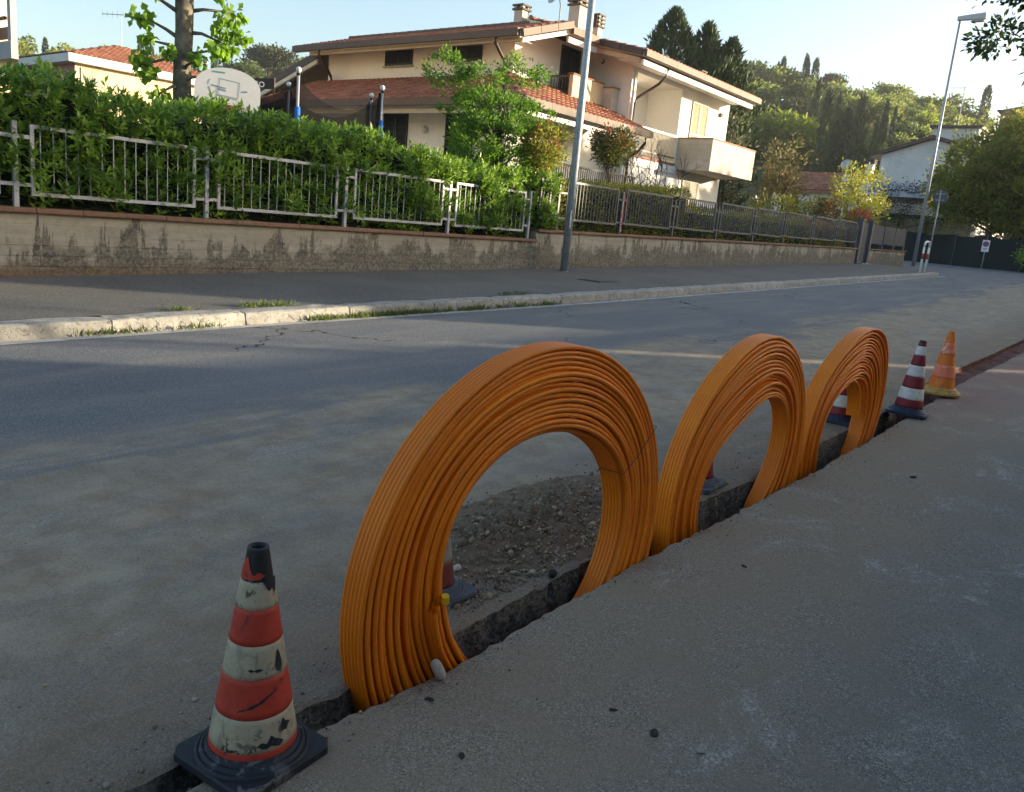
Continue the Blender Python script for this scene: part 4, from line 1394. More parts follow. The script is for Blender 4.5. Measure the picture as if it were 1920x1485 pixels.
# front roof
hp('roof_deck', MB().slab([(-24.45, 18.3, zA(18.3)), (-14.8, 18.3, zA(18.3)), (-14.8, 20.6, zA(20.6)), (-24.45, 20.6, zA(20.6))], .15), 'beam')
hp('roof_deck', MB().slab([(-24.45, 20.6, zA(20.6)), (-16.4, 20.6, zA(20.6)), (-16.4, 27.2, 6.4), (-24.45, 27.2, 6.2)], .15), 'beam')
o = put('roof_tiles', tiles('roof_tiles', (-24.45, 18.27, zA(18.27) + .01), (1, 0, 0), (0, 1, kA), 9.62, 2.45, MT['tile']), H); o['kind'] = 'stuff'
rm = MB().tube([(0, 0, 0), (.36, 0, 0)], [.085, .072], 8).mesh('ridge_tile', MT['ridge'])
for k in range(22):
    put('ridge_tile', rm, H, (-24.4 + k * .366, 20.62, zA(20.6) + .09))
# right-hand roof falling towards the street
hp('roof_deck', MB().slab([(-13.2, 22.1, zB(-13.2)), (-13.2, 30.75, zB(-13.2)), (-16.4, 30.75, zB(-16.4)), (-16.4, 22.1, zB(-16.4))], .15), 'beam')
hp('roof_deck', MB().slab([(-14.8, 20.6, zB(-14.8)), (-14.8, 22.098, zB(-14.8)), (-16.4, 22.098, zB(-16.4)), (-16.4, 20.6, zB(-16.4))], .15), 'beam')
hp('roof_deck', MB().slab([(-16.4, 20.6, zB(-16.4)), (-16.4, 30.75, zB(-16.4)), (-22.6, 30.75, 5.9), (-22.6, 24, 5.9)], .15), 'beam')
o = put('roof_tiles', tiles('roof_tiles', (-13.17, 30.75, zB(-13.17) + .01), (0, -1, 0), (-1, 0, .225), 8.65, 3.3, MT['tile']), H); o['kind'] = 'stuff'
o = put('roof_tiles', tiles('roof_tiles', (-14.8, 22.1, zB(-14.8) + .01), (0, -1, 0), (-1, 0, .225), 1.5, 1.65, MT['tile']), H); o['kind'] = 'stuff'
rm2 = MB().tube([(0, 0, 0), (0, .36, 0)], [.085, .072], 8).mesh('ridge_tile', MT['ridge'])
for k in range(27):
    put('ridge_tile', rm2, H, (-16.4, 20.7 + k * .366, zB(-16.4) + .06))
# gutters and verge pieces, one by one as they are jointed
gm = B((0, -.10, -.125), (.96, .0, .055)).mesh('gutter_piece', MT['browng'])
for k in range(10):
    put('gutter_piece', gm, H, (-24.45 + k * .965, 18.29, zA(18.3)))
hp('eave_beam', B((-23.9, 18.48, 6.03), (-14.95, 18.60, 6.15)), 'beam')
vm = B((-.002, .004, -.14), (.10, .785, .045)).mesh('verge_piece', MT['verge'])
for k in range(3):
    put('verge_piece', vm, H, (-14.795, 18.3 + k * .765, zA(18.3 + k * .765)), rot=(math.atan(kA), 0, 0))
vm2 = B((-.002, .004, -.14), (.10, .745, .045)).mesh('verge_piece', MT['verge'])
for k in range(2):
    put('verge_piece', vm2, H, (-14.795, 20.6 + k * .75, zB(-14.8)))
hp('verge_beam', MB().slab([(-14.93, 18.5, zA(18.5) - .19), (-14.85, 18.5, zA(18.5) - .19), (-14.85, 20.6, zA(20.6) - .19), (-14.93, 20.6, zA(20.6) - .19)], .12), 'cream')
hp('verge_beam', B((-14.93, 20.6, zB(-14.8) - .36), (-14.85, 22.1, zB(-14.8) - .21)), 'cream')
em = B((-.002, .004, -.14), (.10, .955, .045)).mesh('eave_piece', MT['verge'])
for k in range(9):
    put('eave_piece', em, H, (-13.2, 22.1 + k * .961, zB(-13.2)))
hp('eave_beam', B((-13.42, 22.35, 6.10), (-13.32, 30.5, 6.24)), 'cream')
hp('soffit', MB().slab([(-13.32, 22.3, 6.252), (-13.32, 30.6, 6.252), (-14.198, 30.6, 6.29), (-14.198, 22.3, 6.29)], .012), 'cream')
sl_ = math.atan(.225)
vm3 = B((-.78, -.09, -.14), (-.004, .002, .045)).mesh('verge_piece', MT['browng'])
for k in range(2):
    put('verge_piece', vm3, H, (-13.2 - k * .78, 22.098, zB(-13.2 - k * .78)), rot=(0, sl_, 0))
hp('verge_beam', MB().slab([(-13.45, 22.30, zB(-13.45) - .19), (-13.45, 22.40, zB(-13.45) - .19), (-15.0, 22.40, zB(-15.0) - .19), (-15.0, 22.30, zB(-15.0) - .19)], .14), 'beam')
# lower tiled roof that runs round the corner
def zS(d): return 4.27 + .41 * d
hp('roof_deck', MB().slab([(-24.6, 16.8, zS(0)), (-13.3, 16.8, zS(0)), (-15.9, 19.4, zS(2.6)), (-24.6, 19.4, zS(2.6))], .13), 'beam')
hp('roof_deck', MB().slab([(-13.3, 16.8, zS(0)), (-13.3, 23.2, zS(0)), (-15.9, 23.2, zS(2.6)), (-15.9, 19.4, zS(2.6))], .13), 'beam')
o = put('roof_tiles', tiles('roof_tiles', (-24.6, 16.77, zS(-.03) + .01), (1, 0, 0), (0, 1, .41), 11.3, 2.88, MT['tile'], lambda a, b: a < 11.35 - b * .925), H); o['kind'] = 'stuff'
o = put('roof_tiles', tiles('roof_tiles', (-13.27, 23.2, zS(-.03) + .01), (0, -1, 0), (-1, 0, .41), 6.4, 2.8, MT['tile'], lambda a, b: a < 6.5 - b * .925), H); o['kind'] = 'stuff'
gm2 = B((0, -.10, -.15), (1.02, 0, .04)).mesh('gutter_piece', MT['browng'])
for k in range(11):
    put('gutter_piece', gm2, H, (-24.6 + k * 1.027, 16.79, zS(0)))
gm3 = B((0, .003, -.15), (.10, 1.06, .04)).mesh('gutter_piece', MT['verge'])
for k in range(6):
    put('gutter_piece', gm3, H, (-13.29, 16.8 + k * 1.066, zS(0)))
hp('eave_beam', B((-24.4, 16.98, 3.95), (-13.5, 17.08, 4.07)), 'beam')
hp('eave_beam', B((-13.52, 17.1, 3.93), (-13.42, 23.0, 4.05)), 'cream')
# wing that runs on to the left with a falling roof
hp('roof_deck', MB().slab([(-24.1, 18.95, 6.28), (-24.1, 27, 6.28), (-28.6, 27, 4.85), (-28.6, 18.95, 4.85)], .24), 'browng')
hp('soffit_boards', MB().slab([(-24.12, 19.05, 6.03), (-24.12, 20.6, 6.03), (-28.4, 20.6, 4.66), (-28.4, 19.05, 4.66)], .03), 'wood')
hp('wall', poly_prism([(-24.12, .4), (-24.12, 5.98), (-28.2, 4.7), (-28.2, .4)], 'y', 20.6, 26), 'cream')
hp('verge_beam', MB().slab([(-24.12, 18.97, 6.02), (-24.12, 19.05, 6.02), (-28.5, 19.05, 4.62), (-28.5, 18.97, 4.62)], .14), 'beam')

def shutter(y0, y1, z0, z1, face, at, mat, name='shutter', sill=True):
    """a pair of closed louvred leaves in the plane x = at or y = at"""
    m = MB(); s_ = MB()
    def bb(mb, a0, a1, z0, z1, d0, d1):
        if face == 'x': mb.box((at + d0, a0, z0), (at + d1, a1, z1))
        else: mb.box((a0, at - d1, z0), (a1, at - d0, z1))
    mid = (y0 + y1) / 2
    for a, b in ((y0, mid - .006), (mid + .006, y1)):
        bb(m, a, a + .055, z0, z1, .002, .045); bb(m, b - .055, b, z0, z1, .002, .045)
        bb(m, a + .055, b - .055, z0, z0 + .07, .002, .045); bb(m, a + .055, b - .055, z1 - .07, z1, .002, .045)
        bb(m, a + .055, b - .055, z0 + .07, z1 - .07, .002, .012)
        if z1 - z0 > 1.4: bb(m, a + .055, b - .055, (z0 + z1) / 2 - .04, (z0 + z1) / 2 + .04, .013, .045)
        n = int((z1 - z0 - .14) / .062)
        for k in range(n):
            zz = z0 + .07 + (k + .5) * (z1 - z0 - .14) / n
            if face == 'x':
                s_.hexa([(at + .014, a + .055, zz - .012), (at + .040, a + .055, zz - .026), (at + .040, b - .055, zz - .026), (at + .014, b - .055, zz - .012)],
                        [(at + .014, a + .055, zz + .022), (at + .044, a + .055, zz - .012), (at + .044, b - .055, zz - .012), (at + .014, b - .055, zz + .022)])
            else:
                s_.hexa([(a + .055, at - .014, zz - .012), (b - .055, at - .014, zz - .012), (b - .055, at - .040, zz - .026), (a + .055, at - .040, zz - .026)][::-1],
                        [(a + .055, at - .014, zz + .022), (b - .055, at - .014, zz + .022), (b - .055, at - .044, zz - .012), (a + .055, at - .044, zz - .012)][::-1])
    o = put(name, m.mesh(name, mat), H)
    q = put('slats', s_.mesh('slats', mat), o); q['kind'] = 'stuff'
    if sill:
        m2 = MB(); bb(m2, y0 - .06, y1 + .06, z0 - .06, z0 - .003, .0, .075)
        put('sill', m2.mesh('sill', MT['kerb']), o)
    return o
shutter(-21.24, -20.0, 5.78, 6.33, 'y', 19.47, MT['shutdk'])
shutter(-18.37, -17.11, 5.78, 6.33, 'y', 19.47, MT['shutdk'])
hp('lintel_strip', B((-22.05, 19.36, 6.34), (-19.31, 19.468, 6.40)), 'browng')
hp('lintel_strip', B((-19.03, 19.36, 6.34), (-16.49, 19.468, 6.40)), 'browng')
shutter(21.72, 22.74, 4.7, 6.66, 'x', -15.9, MT['shutdk'], 'shuttered_door', False)
shutter(27.43, 28.68, 3.72, 5.92, 'x', -14.2, MT['shutlt'], 'shuttered_door', False)
shutter(27.38, 28.66, 2.05, 3.26, 'x', -14.2, MT['shutgrey'])
shutter(-19.77, -18.72, 1.89, 4.12, 'y', 18.2, MT['shutdk'], 'shuttered_door', False)
shutter(-17.16, -16.1, 1.89, 4.12, 'y', 18.2, MT['shutdk'], 'shuttered_door', False)
# terrace over the lower roof
hp('parapet', B((-15.14, 21.23, 4.75), (-15.0, 22.88, 5.68)), 'yellowr')
hp('parapet', B((-15.14, 22.884, 4.7), (-14.62, 23.246, 5.56)), 'board')
hp('parapet_coping', B((-15.17, 21.19, 5.682), (-14.96, 22.88, 5.73)), 'brick')
hp('parapet_coping', B((-15.17, 22.885, 5.562), (-14.59, 23.246, 5.61)), 'brick')
hp('terrace_floor', B((-15.896, 21.2, 4.66), (-15.142, 23.246, 4.78)), 'brick')
r_ = put('railing', B((-15.89, 21.24, 5.62), (-15.145, 21.30, 5.68)).mesh('railing', MT['rail']), H)
bm_ = B((-.012, -.012, 0), (.012, .012, .86)).mesh('bar', MT['rail'])
for k in range(7):
    put('bar', bm_, r_, (-15.83 + k * .105, 21.27, 4.76))
put('rail', B((-15.89, 21.25, 4.84), (-15.145, 21.29, 4.88)).mesh('rail', MT['rail']), r_)
# loggia and its railing
hp('loggia_floor', B((-15.5, 23.56, 3.622), (-14.14, 26.59, 3.70)), 'brick')
r_ = put('railing', B((-14.24, 23.56, 4.56), (-14.18, 26.59, 4.62)).mesh('railing', MT['white']), H)
bm_ = B((-.010, -.010, 0), (.010, .010, .80)).mesh('bar', MT['shutgrey'])
for k in range(34):
    put('bar', bm_, r_, (-14.21, 23.62 + k * .0885, 3.76))
put('rail', B((-14.23, 23.56, 3.86), (-14.19, 26.59, 3.90)).mesh('rail', MT['rail']), r_)
hp('slab_edge', B((-14.199, 23.4, 3.36), (-14.13, 26.70, 3.60)), 'white')
# street-side balcony of board-marked concrete
b_ = put('balcony', B((-14.198, 26.74, 3.52), (-12.9, 30.38, 3.68)).mesh('balcony', MT['board']), H)
put('parapet', B((-13.02, 26.74, 3.682), (-12.9, 30.38, 4.55)).mesh('parapet', MT['board']), b_)
put('parapet', B((-14.198, 26.74, 3.682), (-13.022, 26.86, 4.55)).mesh('parapet', MT['board']), b_)
put('parapet', B((-14.198, 30.26, 3.682), (-13.022, 30.38, 4.55)).mesh('parapet', MT['board']), b_)
put('coping', B((-13.04, 26.72, 4.552), (-12.88, 30.40, 4.60)).mesh('coping', MT['brick']), b_)
put('coping', B((-14.198, 26.72, 4.552), (-13.042, 26.88, 4.60)).mesh('coping', MT['brick']), b_)
put('coping', B((-14.198, 30.24, 4.552), (-13.042, 30.40, 4.60)).mesh('coping', MT['brick']), b_)
for zz in (3.86, 4.03, 4.20, 4.37):
    put('board_joint', B((-12.899, 26.75, zz), (-12.894, 30.37, zz + .012)).mesh('board_joint', MT['shutgrey']), b_)
    put('board_joint', B((-14.19, 26.734, zz), (-12.91, 26.739, zz + .012)).mesh('board_joint', MT['shutgrey']), b_)
# garden terrace railing
r_ = put('railing', B((-13.53, 17.1, 2.88), (-13.47, 22.9, 2.93)).mesh('railing', MT['rail']), H)
bm_ = B((-.011, -.011, 0), (.011, .011, .90)).mesh('bar', MT['rail'])
for k in range(54):
    put('bar', bm_, r_, (-13.5, 17.15 + k * .107, 1.98))
hp('flower_box', B((-13.75, 19.6, 1.9), (-13.6, 22.4, 2.5)), 'redmetal')
# downpipes
hp('downpipe', MB().tube([(-13.26, 23.75, 6.24), (-13.3, 23.75, 6.02), (-13.5, 23.7, 5.8), (-14.05, 23.42, 5.35), (-14.12, 23.4, 5.2), (-14.12, 23.4, 3.5), (-14.12, 23.4, .8)], .042, 10), 'browng', True)
hp('downpipe', MB().tube([(-14.12, 23.27, 6.0), (-14.12, 23.27, 5.6), (-14.1, 23.25, 4.45)], .05, 10), 'pipew', True)
hp('downpipe', MB().tube([(-13.27, 22.9, 4.1), (-13.27, 22.9, 3.95), (-13.5, 22.95, 3.72), (-14.08, 23.12, 3.45), (-14.1, 23.14, 3.3), (-14.1, 23.14, .8)], .045, 10), 'browng', True)
hp('downpipe', MB().tube([(-14.05, 22.98, 3.3), (-14.05, 22.98, .8)], .055, 10), 'pipew', True)
hp('downpipe', MB().tube([(-23.1, 18.24, 6.10), (-23.1, 18.24, 5.96), (-23.3, 18.7, 5.72), (-23.75, 19.3, 5.5), (-23.8, 19.38, 5.38), (-23.8, 19.38, 4.6)], .05, 10), 'browng', True)
hp('downpipe', MB().tube([(-24.0, 19.40, 5.4), (-24.0, 19.40, 4.55)], .04, 8), 'pipew', True)
hp('downpipe', MB().tube([(-15.6, 18.24, 6.10), (-15.62, 18.26, 5.98), (-15.75, 18.9, 5.6), (-15.98, 19.40, 5.42), (-15.98, 19.4, 5.25)], .045, 10), 'browng', True)
def wall_lamp(loc, face):
    m = MB()
    d = (.09, 0) if face == 'x' else (0, -.09)
    m.tube([(loc[0], loc[1], loc[2]), (loc[0] + d[0], loc[1] + d[1], loc[2])], [.085, .07], 14)
    q = hp('wall_lamp', m, 'rail')
    m2 = MB().sphere((loc[0] + d[0] * 1.05, loc[1] + d[1] * 1.05, loc[2]), .072, 12, 8)
    put('glass', m2.mesh('glass', MT['lampw'], True), q)
wall_lamp((-15.36, 23.25, 6.45), 'y')
wall_lamp((-14.2, 29.72, 5.77), 'x')
wall_lamp((-15.3, 23.552 + .0, 5.25), 'y') if False else None
hp('wall_lamp', MB().sphere((-15.42, 24.2, 5.35), .09, 12, 8), 'lampw', True)
hp('wall_lamp', MB().sphere((-17.98, 18.14, 3.66), .11, 12, 9), 'lampw', True)
hp('wall_lamp', MB().sphere((-21.2, 18.14, 3.66), .09, 12, 9), 'lampw', True)
def chimney(x, y, z0, z1, s, slabs):
    q = hp('chimney', B((x - s, y - s, z0), (x + s, y + s, z1)), 'chim')
    put('red_band', B((x - s - .006, y - s - .006, z0), (x + s + .006, y + s + .006, z0 + .32)).mesh('red_band', MT['chimr']), q)
    for k in range(slabs):
        zz = z1 + .002 + k * .115
        put('slab', B((x - s - .055, y - s - .055, zz), (x + s + .055, y + s + .055, zz + .05)).mesh('slab', MT['slate']), q)
        if k < slabs - 1:
            for dx in (-1, 1):
                for dy in (-1, 1):
                    put('brick', B((x + dx * s * .8 - .05, y + dy * s * .8 - .05, zz + .052), (x + dx * s * .8 + .05, y + dy * s * .8 + .05, zz + .113)).mesh('brick', MT['chim']), q)
chimney(-16.80, 20.75, 6.7, 7.44, .155, 2)
chimney(-16.05, 22.6, 6.9, 7.95, .20, 5)
chimney(-15.95, 23.6, 6.9, 7.55, .13, 4)
chimney(-15.2, 29.6, 6.6, 7.05, .17, 3)
m = MB()
prof = [(.001, 0), (.12, .012), (.24, .045), (.34, .095), (.345, .105), (.24, .058), (.12, .026), (.001, .014)]
m.lathe(prof, 28)
d_ = hp('satellite_dish', m, 'dish', True)
d_.location = Vector((-16.02, 21.45, 8.02)) - Vector(H.location)
d_.rotation_euler = (R(68), 0, R(-24))
hp('dish_mast', MB().tube([(-16.0, 21.6, 7.0), (-16.0, 21.6, 7.75), (-16.02, 21.5, 7.98)], .022, 8), 'grey')

# ================================================================== other buildings
def hip_house(name, label, loc, ang, W, D, z0, z1, zr, wallm, bandm, over=.5, band=.42, sidem=None):
    """W along local x, D along local y, hipped tiled roof"""
    t = thing(name, label, 'house', loc, ang)
    def q(nm, mb, mat, **k): return put(nm, mb.mesh(nm, mat), t, world=False, **k)
    q('wall', MB().box((0, 0, z0), (W, D, z1)), wallm)
    o = over
    q('concrete_band', MB().box((-o, -o, z1 + .002), (W + o, D + o, z1 + band)), bandm)
    e = z1 + band + .004
    c = (W / 2, D / 2)
    hx, hy = W / 2 + o, D / 2 + o
    m = min(hx, hy)
    sl = (zr - e) / m
    rx, ry = hx - m, hy - m
    pts = [(c[0] - hx, c[1] - hy, e), (c[0] + hx, c[1] - hy, e), (c[0] + hx, c[1] + hy, e), (c[0] - hx, c[1] + hy, e), (c[0] - rx, c[1] - ry, zr), (c[0] + rx, c[1] + ry, zr)]
    rd = MB()
    if rx > ry: fs = [(0, 1, 5, 4), (1, 2, 5), (2, 3, 4, 5), (3, 0, 4)]
    else: fs = [(0, 1, 4), (1, 2, 5, 4), (2, 3, 5), (3, 0, 4, 5)]
    rd.add(pts, fs)
    q('roof_deck', rd, MT['tile'])
    for (p0, ev, uv, Wd, half, run) in ((pts[0], (1, 0, 0), (0, 1, sl), 2 * hx, rx, hy if rx > ry else m), (pts[1], (0, 1, 0), (-1, 0, sl), 2 * hy, ry, m),
                                        (pts[2], (-1, 0, 0), (0, -1, sl), 2 * hx, rx, m), (pts[3], (0, -1, 0), (1, 0, sl), 2 * hy, ry, m)):
        k = math.sqrt(1 + sl * sl)
        def ins(a, b, Wd=Wd, k=k): return b / k < a and b / k < Wd - a
        me = tiles('roof_tiles', (p0[0], p0[1], p0[2] + .01), ev, uv, Wd, m * k, MT['tile'], ins, tw=.25, tl=.4)
        put('roof_tiles', me, t, world=False, kind='stuff')
    return t
ang = math.atan2(math.cos(R(2)), math.sin(R(2)))          # local x runs along the lit face
bh = hip_house('house', 'low tan house, lit yellow and shaded pink painted onto its walls, with a pyramid tiled roof, left behind the hedge', (-46.08, 20.92, 0), ang, 8.6, 8.4, .5, 7.08, 8.95, MT['yellowr'], MT['whitec'], band=.4)
put('shaded_wall', MB().box((-.012, .0, .5), (-.002, 8.4, 7.07)).mesh('shaded_wall', MT['pink_and_shade']), bh, world=False)  # unlit side of the tan house: shade painted on as a darker pink sheet
w_ = put('window', MB().box((.25, -.03, 6.1), (1.45, -.004, 6.92)).mesh('window', MT['wood']), bh, world=False)
for k in range(10):
    put('shutter_slat', MB().box((.27 + k * .117, -.05, 6.12), (.377 + k * .117, -.031, 6.90)).mesh('shutter_slat', MT['shutgrey']), w_, world=False)
put('door', MB().box((4.6, -.03, 5.0), (4.8, -.004, 6.6)).mesh('door', MT['wood']), bh, world=False)
put('door', MB().box((5.3, -.03, 5.0), (5.5, -.004, 6.4)).mesh('door', MT['wood']), bh, world=False)
put('downpipe', MB().tube([(-.06, 3.2, .6), (-.06, 3.2, 6.95)], .05, 8).mesh('downpipe', MT['browng']), bh, world=False)
ax_, ay_ = -49.9, 25.3
t = thing('antenna', 'thin television antenna on the roof peak of the low tan house', 'antenna', (ax_, ay_, 8.7))
put('mast', MB().tube([(ax_, ay_, 8.7), (ax_, ay_, 10.75)], .022, 6).mesh('mast', MT['grey']), t)
put('boom', MB().tube([(ax_ - .7, ay_ - .75, 10.6), (ax_ + .1, ay_ + .1, 10.68)], .02, 6).mesh('boom', MT['grey']), t)
for k in range(5):
    f = k / 4
    put('element', MB().tube([(ax_ - .7 + .75 * f, ay_ - .75 + .8 * f, 10.45 + .05 * f), (ax_ - .7 + .75 * f, ay_ - .75 + .8 * f, 10.8 + .05 * f)], .009, 5).mesh('element', MT['grey']), t)

# corner of the flats at the left border: balcony with a rust-brown railing and an orange awning
t = thing('apartment_block', 'apartment block corner with a white balcony slab and brown railing at the left border', 'building', (-20.6, 8.0, .8))
def tp(nm, mb, mat, par=None, **k): return put(nm, mb.mesh(nm, MT[mat]), par or t, **k)
fp = [(-18.62, 7.24), (-18.62, 7.37), (-22, 8.62), (-26, 10.1), (-26, 7.24)]
def zprism(p, a, b):
    n = len(p)
    return MB().add([(x, y, a) for x, y in p] + [(x, y, b) for x, y in p], [tuple(reversed(range(n))), tuple(range(n, 2 * n))] + [(i, (i + 1) % n, n + (i + 1) % n, n + i) for i in range(n)])
tp('wall', zprism([(-20.2, 7.42), (-22, 8.55), (-26, 10.0), (-26, 7.42)], .5, 9), 'yellowr')
tp('balcony_slab', zprism(fp, 3.52, 3.85), 'slabc')
tp('corner_post', MB().box((-18.78, 7.25, 3.852), (-18.63, 7.36, 7.0)), 'slabc')
tp('awning_edge', MB().box((-26, 7.27, 3.9), (-18.79, 7.33, 4.12)), 'brick')
r_ = tp('railing', MB().box((-26, 7.20, 4.95), (-18.79, 7.25, 5.0)), 'wood')
for k in range(9):
    tp('baluster', MB().box((-19.3 - k * .55, 7.20, 3.9), (-19.25 - k * .55, 7.25, 6.9)), 'wood', r_)
tp('rail', MB().box((-26, 7.20, 4.24), (-18.79, 7.25, 4.30)), 'wood', r_)

# white gabled building far up the street
t = thing('house', 'tall plain white gable house half hidden by the street lamp and the magnolia', 'house', (-15, 64, 1))
gp = [(-17.75, 1), (-17.72, 8.15), (-14.5, 9.25), (-10.5, 8.2), (-10.5, 1)]
tp('wall', poly_prism(gp, 'y', 64.0, 74), 'greyw')
tp('roof', poly_prism([(-18.4, 7.95), (-14.5, 9.30), (-9.9, 8.05), (-9.9, 8.25), (-14.5, 9.52), (-18.4, 8.17)], 'y', 63.6, 74.4), 'browng')
tp('stair_tower', MB().box((-14.9, 65.0, 8.6), (-12.0, 70, 10.15)), 'greyw')
tp('tower_roof', MB().box((-15.1, 64.8, 10.152), (-11.8, 70.2, 10.32)), 'browng')
c_ = tp('chimney', MB().box((-16.55, 66.4, 8.4), (-16.05, 66.9, 9.45)), 'chimr')
tp('cap', MB().box((-16.62, 66.33, 9.452), (-15.98, 66.97, 9.55)), 'slate', c_)
t2 = thing('antenna', 'tall thin antenna mast above the white gable building', 'antenna', (-13.6, 66, 10.3))
put('mast', MB().tube([(-13.6, 66, 10.3), (-13.6, 66, 13.0)], .03, 6).mesh('mast', MT['grey']), t2)
put('boom', MB().tube([(-14.6, 65.6, 12.9), (-13.5, 66.0, 12.95)], .025, 6).mesh('boom', MT['grey']), t2)
# low lean-to in front of it with dry creeper
t = thing('shed', 'low white lean-to with a grey sloping roof overgrown by dry creeper', 'shed', (-15, 60.5, 1))
tp('wall', MB().box((-18.4, 60.6, .8), (-10.5, 63.6, 4.70)), 'greyw')
tp('roof', MB().slab([(-18.9, 59.9, 5.05), (-10.0, 60.4, 5.05), (-10.0, 63.9, 6.25), (-18.9, 63.9, 6.25)], .14), 'sheet')
tp('roof_sheet', MB().slab([(-18.8, 60.0, 5.10), (-10.1, 60.5, 5.10), (-10.1, 63.9, 6.27), (-18.8, 63.9, 6.27)], .02), 'dish')
tp('beam', MB().box((-18.6, 60.3, 3.75), (-10.4, 60.56, 3.98)), 'sheet')
tp('lower_wall', MB().box((-18.2, 60.42, .8), (-10.6, 60.58, 3.7)), 'house2')
for x in (-16.9, -14.9, -13.2):
    tp('post', MB().box((x, 60.28, .8), (x + .14, 60.40, 3.74)), 'wood')
def vines(label, lobes, n, mat, seed, name='climbing_plant', cat='climbing plant', L=.16, sig=.35):
    g = np.random.default_rng(seed)
    lb = np.array(lobes)
    tt = thing(name, label, cat, tuple(lb[:, :3].mean(0)))
    o = put('foliage', crown('foliage', g, lobes, 60, n, sig, L, L * .5, mat, .1), tt); o['kind'] = 'stuff'
    m = MB()
    for q in lobes:
        m.tube([(q[0] - q[3], q[1] - .1, q[2] - q[5]), (q[0], q[1] - .1, q[2]), (q[0] + q[3], q[1] - .1, q[2] + q[5] * .3)], .03, 5)
    put('stems', m.mesh('stems', MT['twig']), tt)
vines('tangle of dry purple-grey creeper on the sloping roof of the lean-to', [(-16.5, 61, 5.5, 1.6, .8, .3), (-13.5, 61.2, 5.6, 2.0, .8, .3)], 1500, LF['vine'], 61)
vines('green ivy hanging under the beam of the lean-to', [(-16.0, 60.0, 3.6, 2.0, .3, .5), (-13.0, 60.0, 3.5, 2.0, .3, .6), (-17, 59.6, 2.8, 1.2, .4, .8)], 2600, LF['wood2'], 62)
vines('dark creeper hanging over the middle of the lean-to front', [(-15.9, 60.2, 4.6, .6, .2, .5), (-14.4, 60.2, 4.4, .5, .2, .4)], 700, LF['vine'], 63)

# low red-roofed house
t = thing('house', 'low house with a pinkish red roof, satellite dish and chimney beyond the yellow shrub', 'house', (-23, 72, 1))
tp('wall', MB().box((-28.6, 72.4, .8), (-20.6, 80, 6.1)), 'cream')
tp('roof', MB().slab([(-29.2, 71.7, 5.95), (-20.0, 71.7, 5.95), (-20.0, 76, 7.75), (-29.2, 76, 7.75)], .18), 'tile')
tp('roof', MB().slab([(-20.0, 80.5, 5.95), (-29.2, 80.5, 5.95), (-29.2, 76.002, 7.75), (-20.0, 76.002, 7.75)], .18), 'tile')
put('roof_tiles', tiles('roof_tiles', (-29.2, 71.7, 5.97), (1, 0, 0), (0, 4.3, 1.8), 9.2, 4.6, MT['tile'], tw=.3, tl=.45), t, kind='stuff')
tp('gable_wall', poly_prism([(72.3, 6.0), (79.6, 6.0), (76, 7.5)], 'x', -20.7, -20.56), 'yellowr')
tp('gable_trim', MB().slab([(-20.05, 71.7, 5.90), (-19.95, 71.7, 5.90), (-19.95, 76, 7.70), (-20.05, 76, 7.70)], .22), 'house2')
for x in (-27.2, -24.6, -22.4):
    w_ = tp('window', MB().box((x, 72.36, 4.4), (x + 1.0, 72.40, 5.5)), 'cream')
    tp('shutter', MB().box((x + .05, 72.33, 4.45), (x + .95, 72.358, 5.45)), 'wood', w_)
c_ = tp('chimney', MB().box((-23.3, 73.9, 6.5), (-22.85, 74.3, 7.5)), 'cream')
c_ = tp('chimney', MB().box((-22.1, 75.6, 7.2), (-21.5, 76.2, 8.6)), 'cream')
for k in range(3):
    tp('slab', MB().box((-22.2, 75.5, 8.61 + k * .15), (-21.4, 76.3, 8.68 + k * .15)), 'slate', c_)
m = MB().lathe(prof, 20)
d_ = put('satellite_dish', m.mesh('satellite_dish', MT['dish'], True), t, (-23.2, 74.0, 8.3), rot=(R(70), 0, R(-10)), scl=(1.35,) * 3)
put('dish_mast', MB().tube([(-23.15, 74.1, 7.3), (-23.15, 74.1, 8.3)], .03, 6).mesh('dish_mast', MT['grey']), t)
# far pink building on the crest at the right
t = thing('house', 'far pink building with a low roof on the crest behind the magnolia', 'house', (-17.6, 119, 12))
tp('wall', MB().box((-19.9, 118.4, 10), (-11, 126, 19.35)), 'pink_and_shade')
tp('roof', MB().slab([(-20.4, 117.9, 19.36), (-10.5, 117.9, 19.36), (-12.5, 122, 20.6), (-18, 122, 20.6)], .05), 'slate')
tp('eaves', MB().box((-20.3, 118.0, 19.355), (-10.6, 126.2, 19.50)), 'slate')
t = thing('house', 'sunlit corner of a cream house behind the magnolia at the right border', 'house', (-6.0, 59, 1))
tp('wall', MB().box((-7.1, 58.6, .8), (-2, 66, 5.2)), 'cream')
tp('roof', MB().box((-7.5, 58.2, 5.202), (-1.6, 66.4, 5.4)), 'tile')
w_ = tp('window', MB().box((-6.6, 58.55, 2.2), (-5.8, 58.598, 3.5)), 'shutdk')

